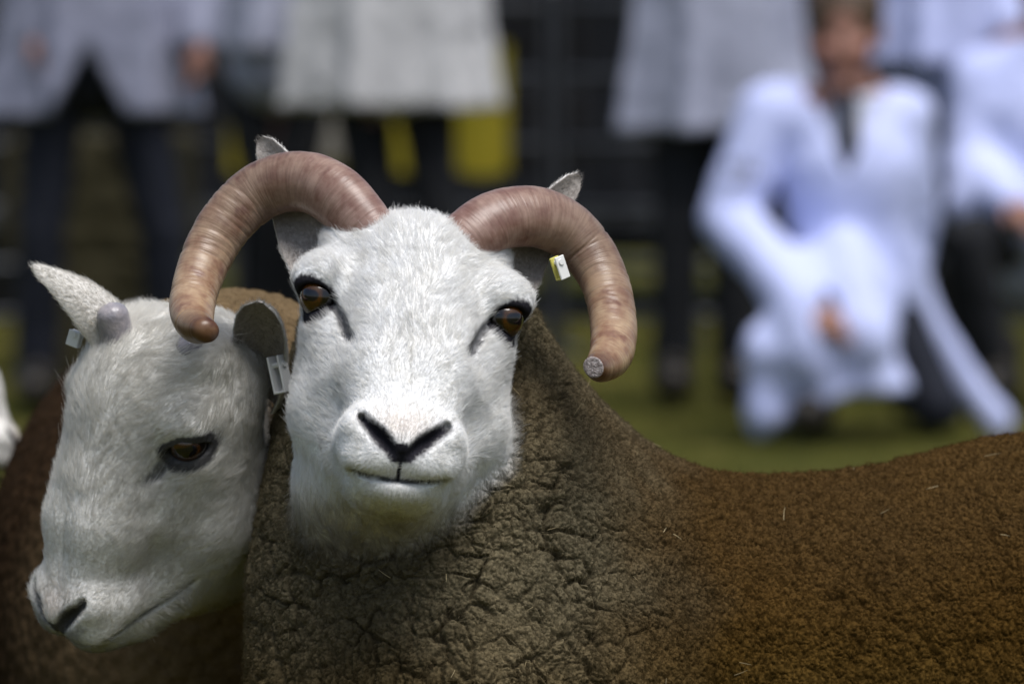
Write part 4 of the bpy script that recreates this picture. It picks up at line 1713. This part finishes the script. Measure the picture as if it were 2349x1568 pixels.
def standing(label, group, x, D, hem_px, coat_mat, trouser_mat, legs, rx, face=(0, -1, 0), handL=None, handR=None, height=1.76, open_front=None, ry=.2):
    g = P(x, 784, D)
    X, Y = g[0], g[1]
    k = height / 1.76
    hemz = P(x, hem_px, D)[2]
    px = lambda q: P(q, 784, D)[0]
    l0, l1 = px(legs[0]), px(legs[1])
    lat = np.cross(unit(face), (0, 0, 1.0))
    sgn = -1 if lat[0] < 0 else 1                     # L joints lie toward -lat
    J = dict(head=(X, Y - .03, 1.62 * k), neck=(X, Y, 1.45 * k))
    J['hipL'], J['hipR'] = (X - .09, Y, .93 * k), (X + .09, Y, .93 * k)
    J['knL'], J['knR'] = (l0 * .9 + X * .1, Y - .03, .50 * k), (l1 * .9 + X * .1, Y - .03, .50 * k)
    J['ftL'], J['ftR'] = (l0, Y + .02, .085), (l1, Y + .02, .085)
    J['shL'], J['shR'] = (X - .19, Y, 1.40 * k), (X + .19, Y, 1.40 * k)
    hL = np.array(handL if handL is not None else (X - .12, Y + .17, 1.14 * k))
    hR = np.array(handR if handR is not None else (X + .12, Y + .17, 1.14 * k))
    J['haL'], J['haR'] = hL, hR
    eL, eR = (np.array(J['shL']) + hL) / 2 + (-.05, .06, 0), (np.array(J['shR']) + hR) / 2 + (.05, .06, 0)
    J['elL'], J['elR'] = eL, eR
    sk = (np.array((X, Y, 1.34 * k)), np.array((X, Y, hemz)), .82 * rx, .165, rx, ry)
    return person('person', label, group, J, face, coat_mat, trouser_mat, skirt=sk, open_front=open_front)


GRP = None
DA = 15.0
standing('standing person in an open white coat and navy trousers, hands hanging at both sides', GRP, 215, DA, 262, M['coat_dark'], M['navy'], (85, 395), .26,
         handL=P(92, 70, DA - .12), handR=P(455, 92, DA - .14), open_front=(P(0, 105, DA)[2], .55))
standing('person in a short grey-white coat between the open coat and the cream coat', GRP, 640, 16.6, 112, M['coat_grey'], M['dark'], (612, 668), .19)
standing('standing person in a long cream coat in front of the yellow banner', GRP, 893, 16.0, 246, M['coat_cream'], M['dark'], (862, 1018), .285)
standing('standing person in a long grey-white coat behind the kneeling figure with the tie', GRP, 1640, 15.3, 300, M['coat_grey'], M['dark'], (1545, 1690), .245)
standing('standing person in a short white coat and dark trousers with one hand hanging', GRP, 2170, 15.9, 150, M['coat'], M['dark'], (2085, 2220), .25,
         handR=P(2318, 60, 15.7))


# the kneeling figure with the tie
DK = 14.3


def kneel_extra(p, d):
    # sheet of coat over the raised knee, and the tail on the other side
    y0 = P(0, 784, DK)[1]
    a = P(1770, 640, DK - .22)
    k1 = chain(p, [P(1905, 660, DK - .18), P(1830, 800, DK - .34), P(1795, 930, DK - .33)], [.13, .12, .075])
    k2 = chain(p, [P(1960, 680, DK - .18), P(1960, 780, DK - .30), P(2030, 880, DK - .30)], [.13, .11, .055])
    k3 = chain(p, [P(1770, 960, DK - .33), P(1900, 905, DK - .34), P(2055, 890, DK - .31)], [.045, .06, .04])
    e = su(su(k1, k2, .06), k3, .06)
    e = e + .012 * np.sin(p[:, 0] * 38 + p[:, 2] * 9)
    hemx = (p[:, 0] - P(1735, 0, DK)[0]) / (P(2095, 0, DK)[0] - P(1735, 0, DK)[0])
    hemz = P(0, 1000, DK - .3)[2] + hemx * (P(0, 905, DK - .3)[2] - P(0, 1000, DK - .3)[2]) + .05 * np.sin(np.clip(hemx, 0, 1) * math.pi)
    e = np.maximum(e, hemz - p[:, 2])
    d = su(d, e, .05)
    t = chain(p, [P(2060, 620, DK), P(2120, 740, DK + .02), P(2215, 880, DK + .05), P(2285, 965, DK + .06)], [.07, .05, .045, .042])
    return su(d, t, .04)


JK = dict(head=P(1938, 75, DK - .04), neck=P(1950, 232, DK),
          shL=P(1770, 268, DK - .02), shR=P(2062, 275, DK + .04),
          elL=P(1672, 500, DK - .06), elR=P(2085, 500, DK + .10),
          haL=P(1842, 705, DK - .40), haR=P(2062, 690, DK + .16),
          hipL=P(1900, 650, DK + .02), hipR=P(2010, 650, DK + .04),
          knL=P(1870, 720, DK - .36), knR=P(2150, 930, DK - .10),
          ftL=P(1860, 960, DK - .30), ftR=P(2090, 955, DK + .36))
JK['ftL'][2] = .085
JK['knR'][2] = .085
JK['ftR'][2] = .085
kn = person('person', 'kneeling figure in a white coat with a dark tie, hand on the raised knee', GRP, JK, (-.10, -1, 0), M['coat'], M['navy'],
            coat_extra=kneel_extra, vneck=True, hs=1.16, cut=[P(1720, 1010, DK - .5), P(2310, 1010, DK + .2)],
            hands={'L': (.10, -.02, -.05), 'R': (-.02, -.1, -.06)})
# dark lettering patch on the sleeve
bd = empty('sleeve_badge', np.array(P(1705, 392, DK - .15)) - np.array(kn.location))
bd.parent = kn
for i, (dx, dz, w_, h_) in enumerate(((-.030, .012, .016, .030), (-.006, .010, .012, .036), (.016, .004, .014, .030), (.036, -.002, .010, .026), (-.02, -.03, .03, .008), (.02, -.036, .026, .008))):
    MB().box((dx, .012 * abs(dx) * 8, dz), (w_, .006, h_), bev=.001).build('mark', M['badge'], bd)

# second kneeling figure at the right
DG = 15.3


def kneel2_extra(p, d):
    e = chain(p, [P(2300, 400, DG), P(2230, 470, DG - .15), P(2370, 520, DG - .2)], [.13, .07, .08])
    return su(d, e, .05)


JG = dict(head=P(2400, -40, DG), neck=P(2395, 110, DG), shL=P(2255, 190, DG), shR=P(2540, 190, DG),
          elL=P(2225, 380, DG - .05), elR=P(2580, 400, DG), haL=P(2330, 470, DG - .3), haR=P(2500, 560, DG - .3),
          hipL=P(2330, 560, DG), hipR=P(2440, 560, DG), knL=P(2215, 545, DG - .38), knR=P(2480, 950, DG - .1),
          ftL=P(2290, 940, DG - .28), ftR=P(2440, 950, DG + .38))
JG['ftL'][2] = .085
JG['knR'][2] = .085
JG['ftR'][2] = .085
person('person', 'kneeling figure in a white coat with one dark knee raised, beside the hanging hand', GRP, JG, (-.25, -1, 0), M['coat'], M['dark'],
       coat_extra=kneel2_extra, cut=[P(2200, 600, DG - .4)])
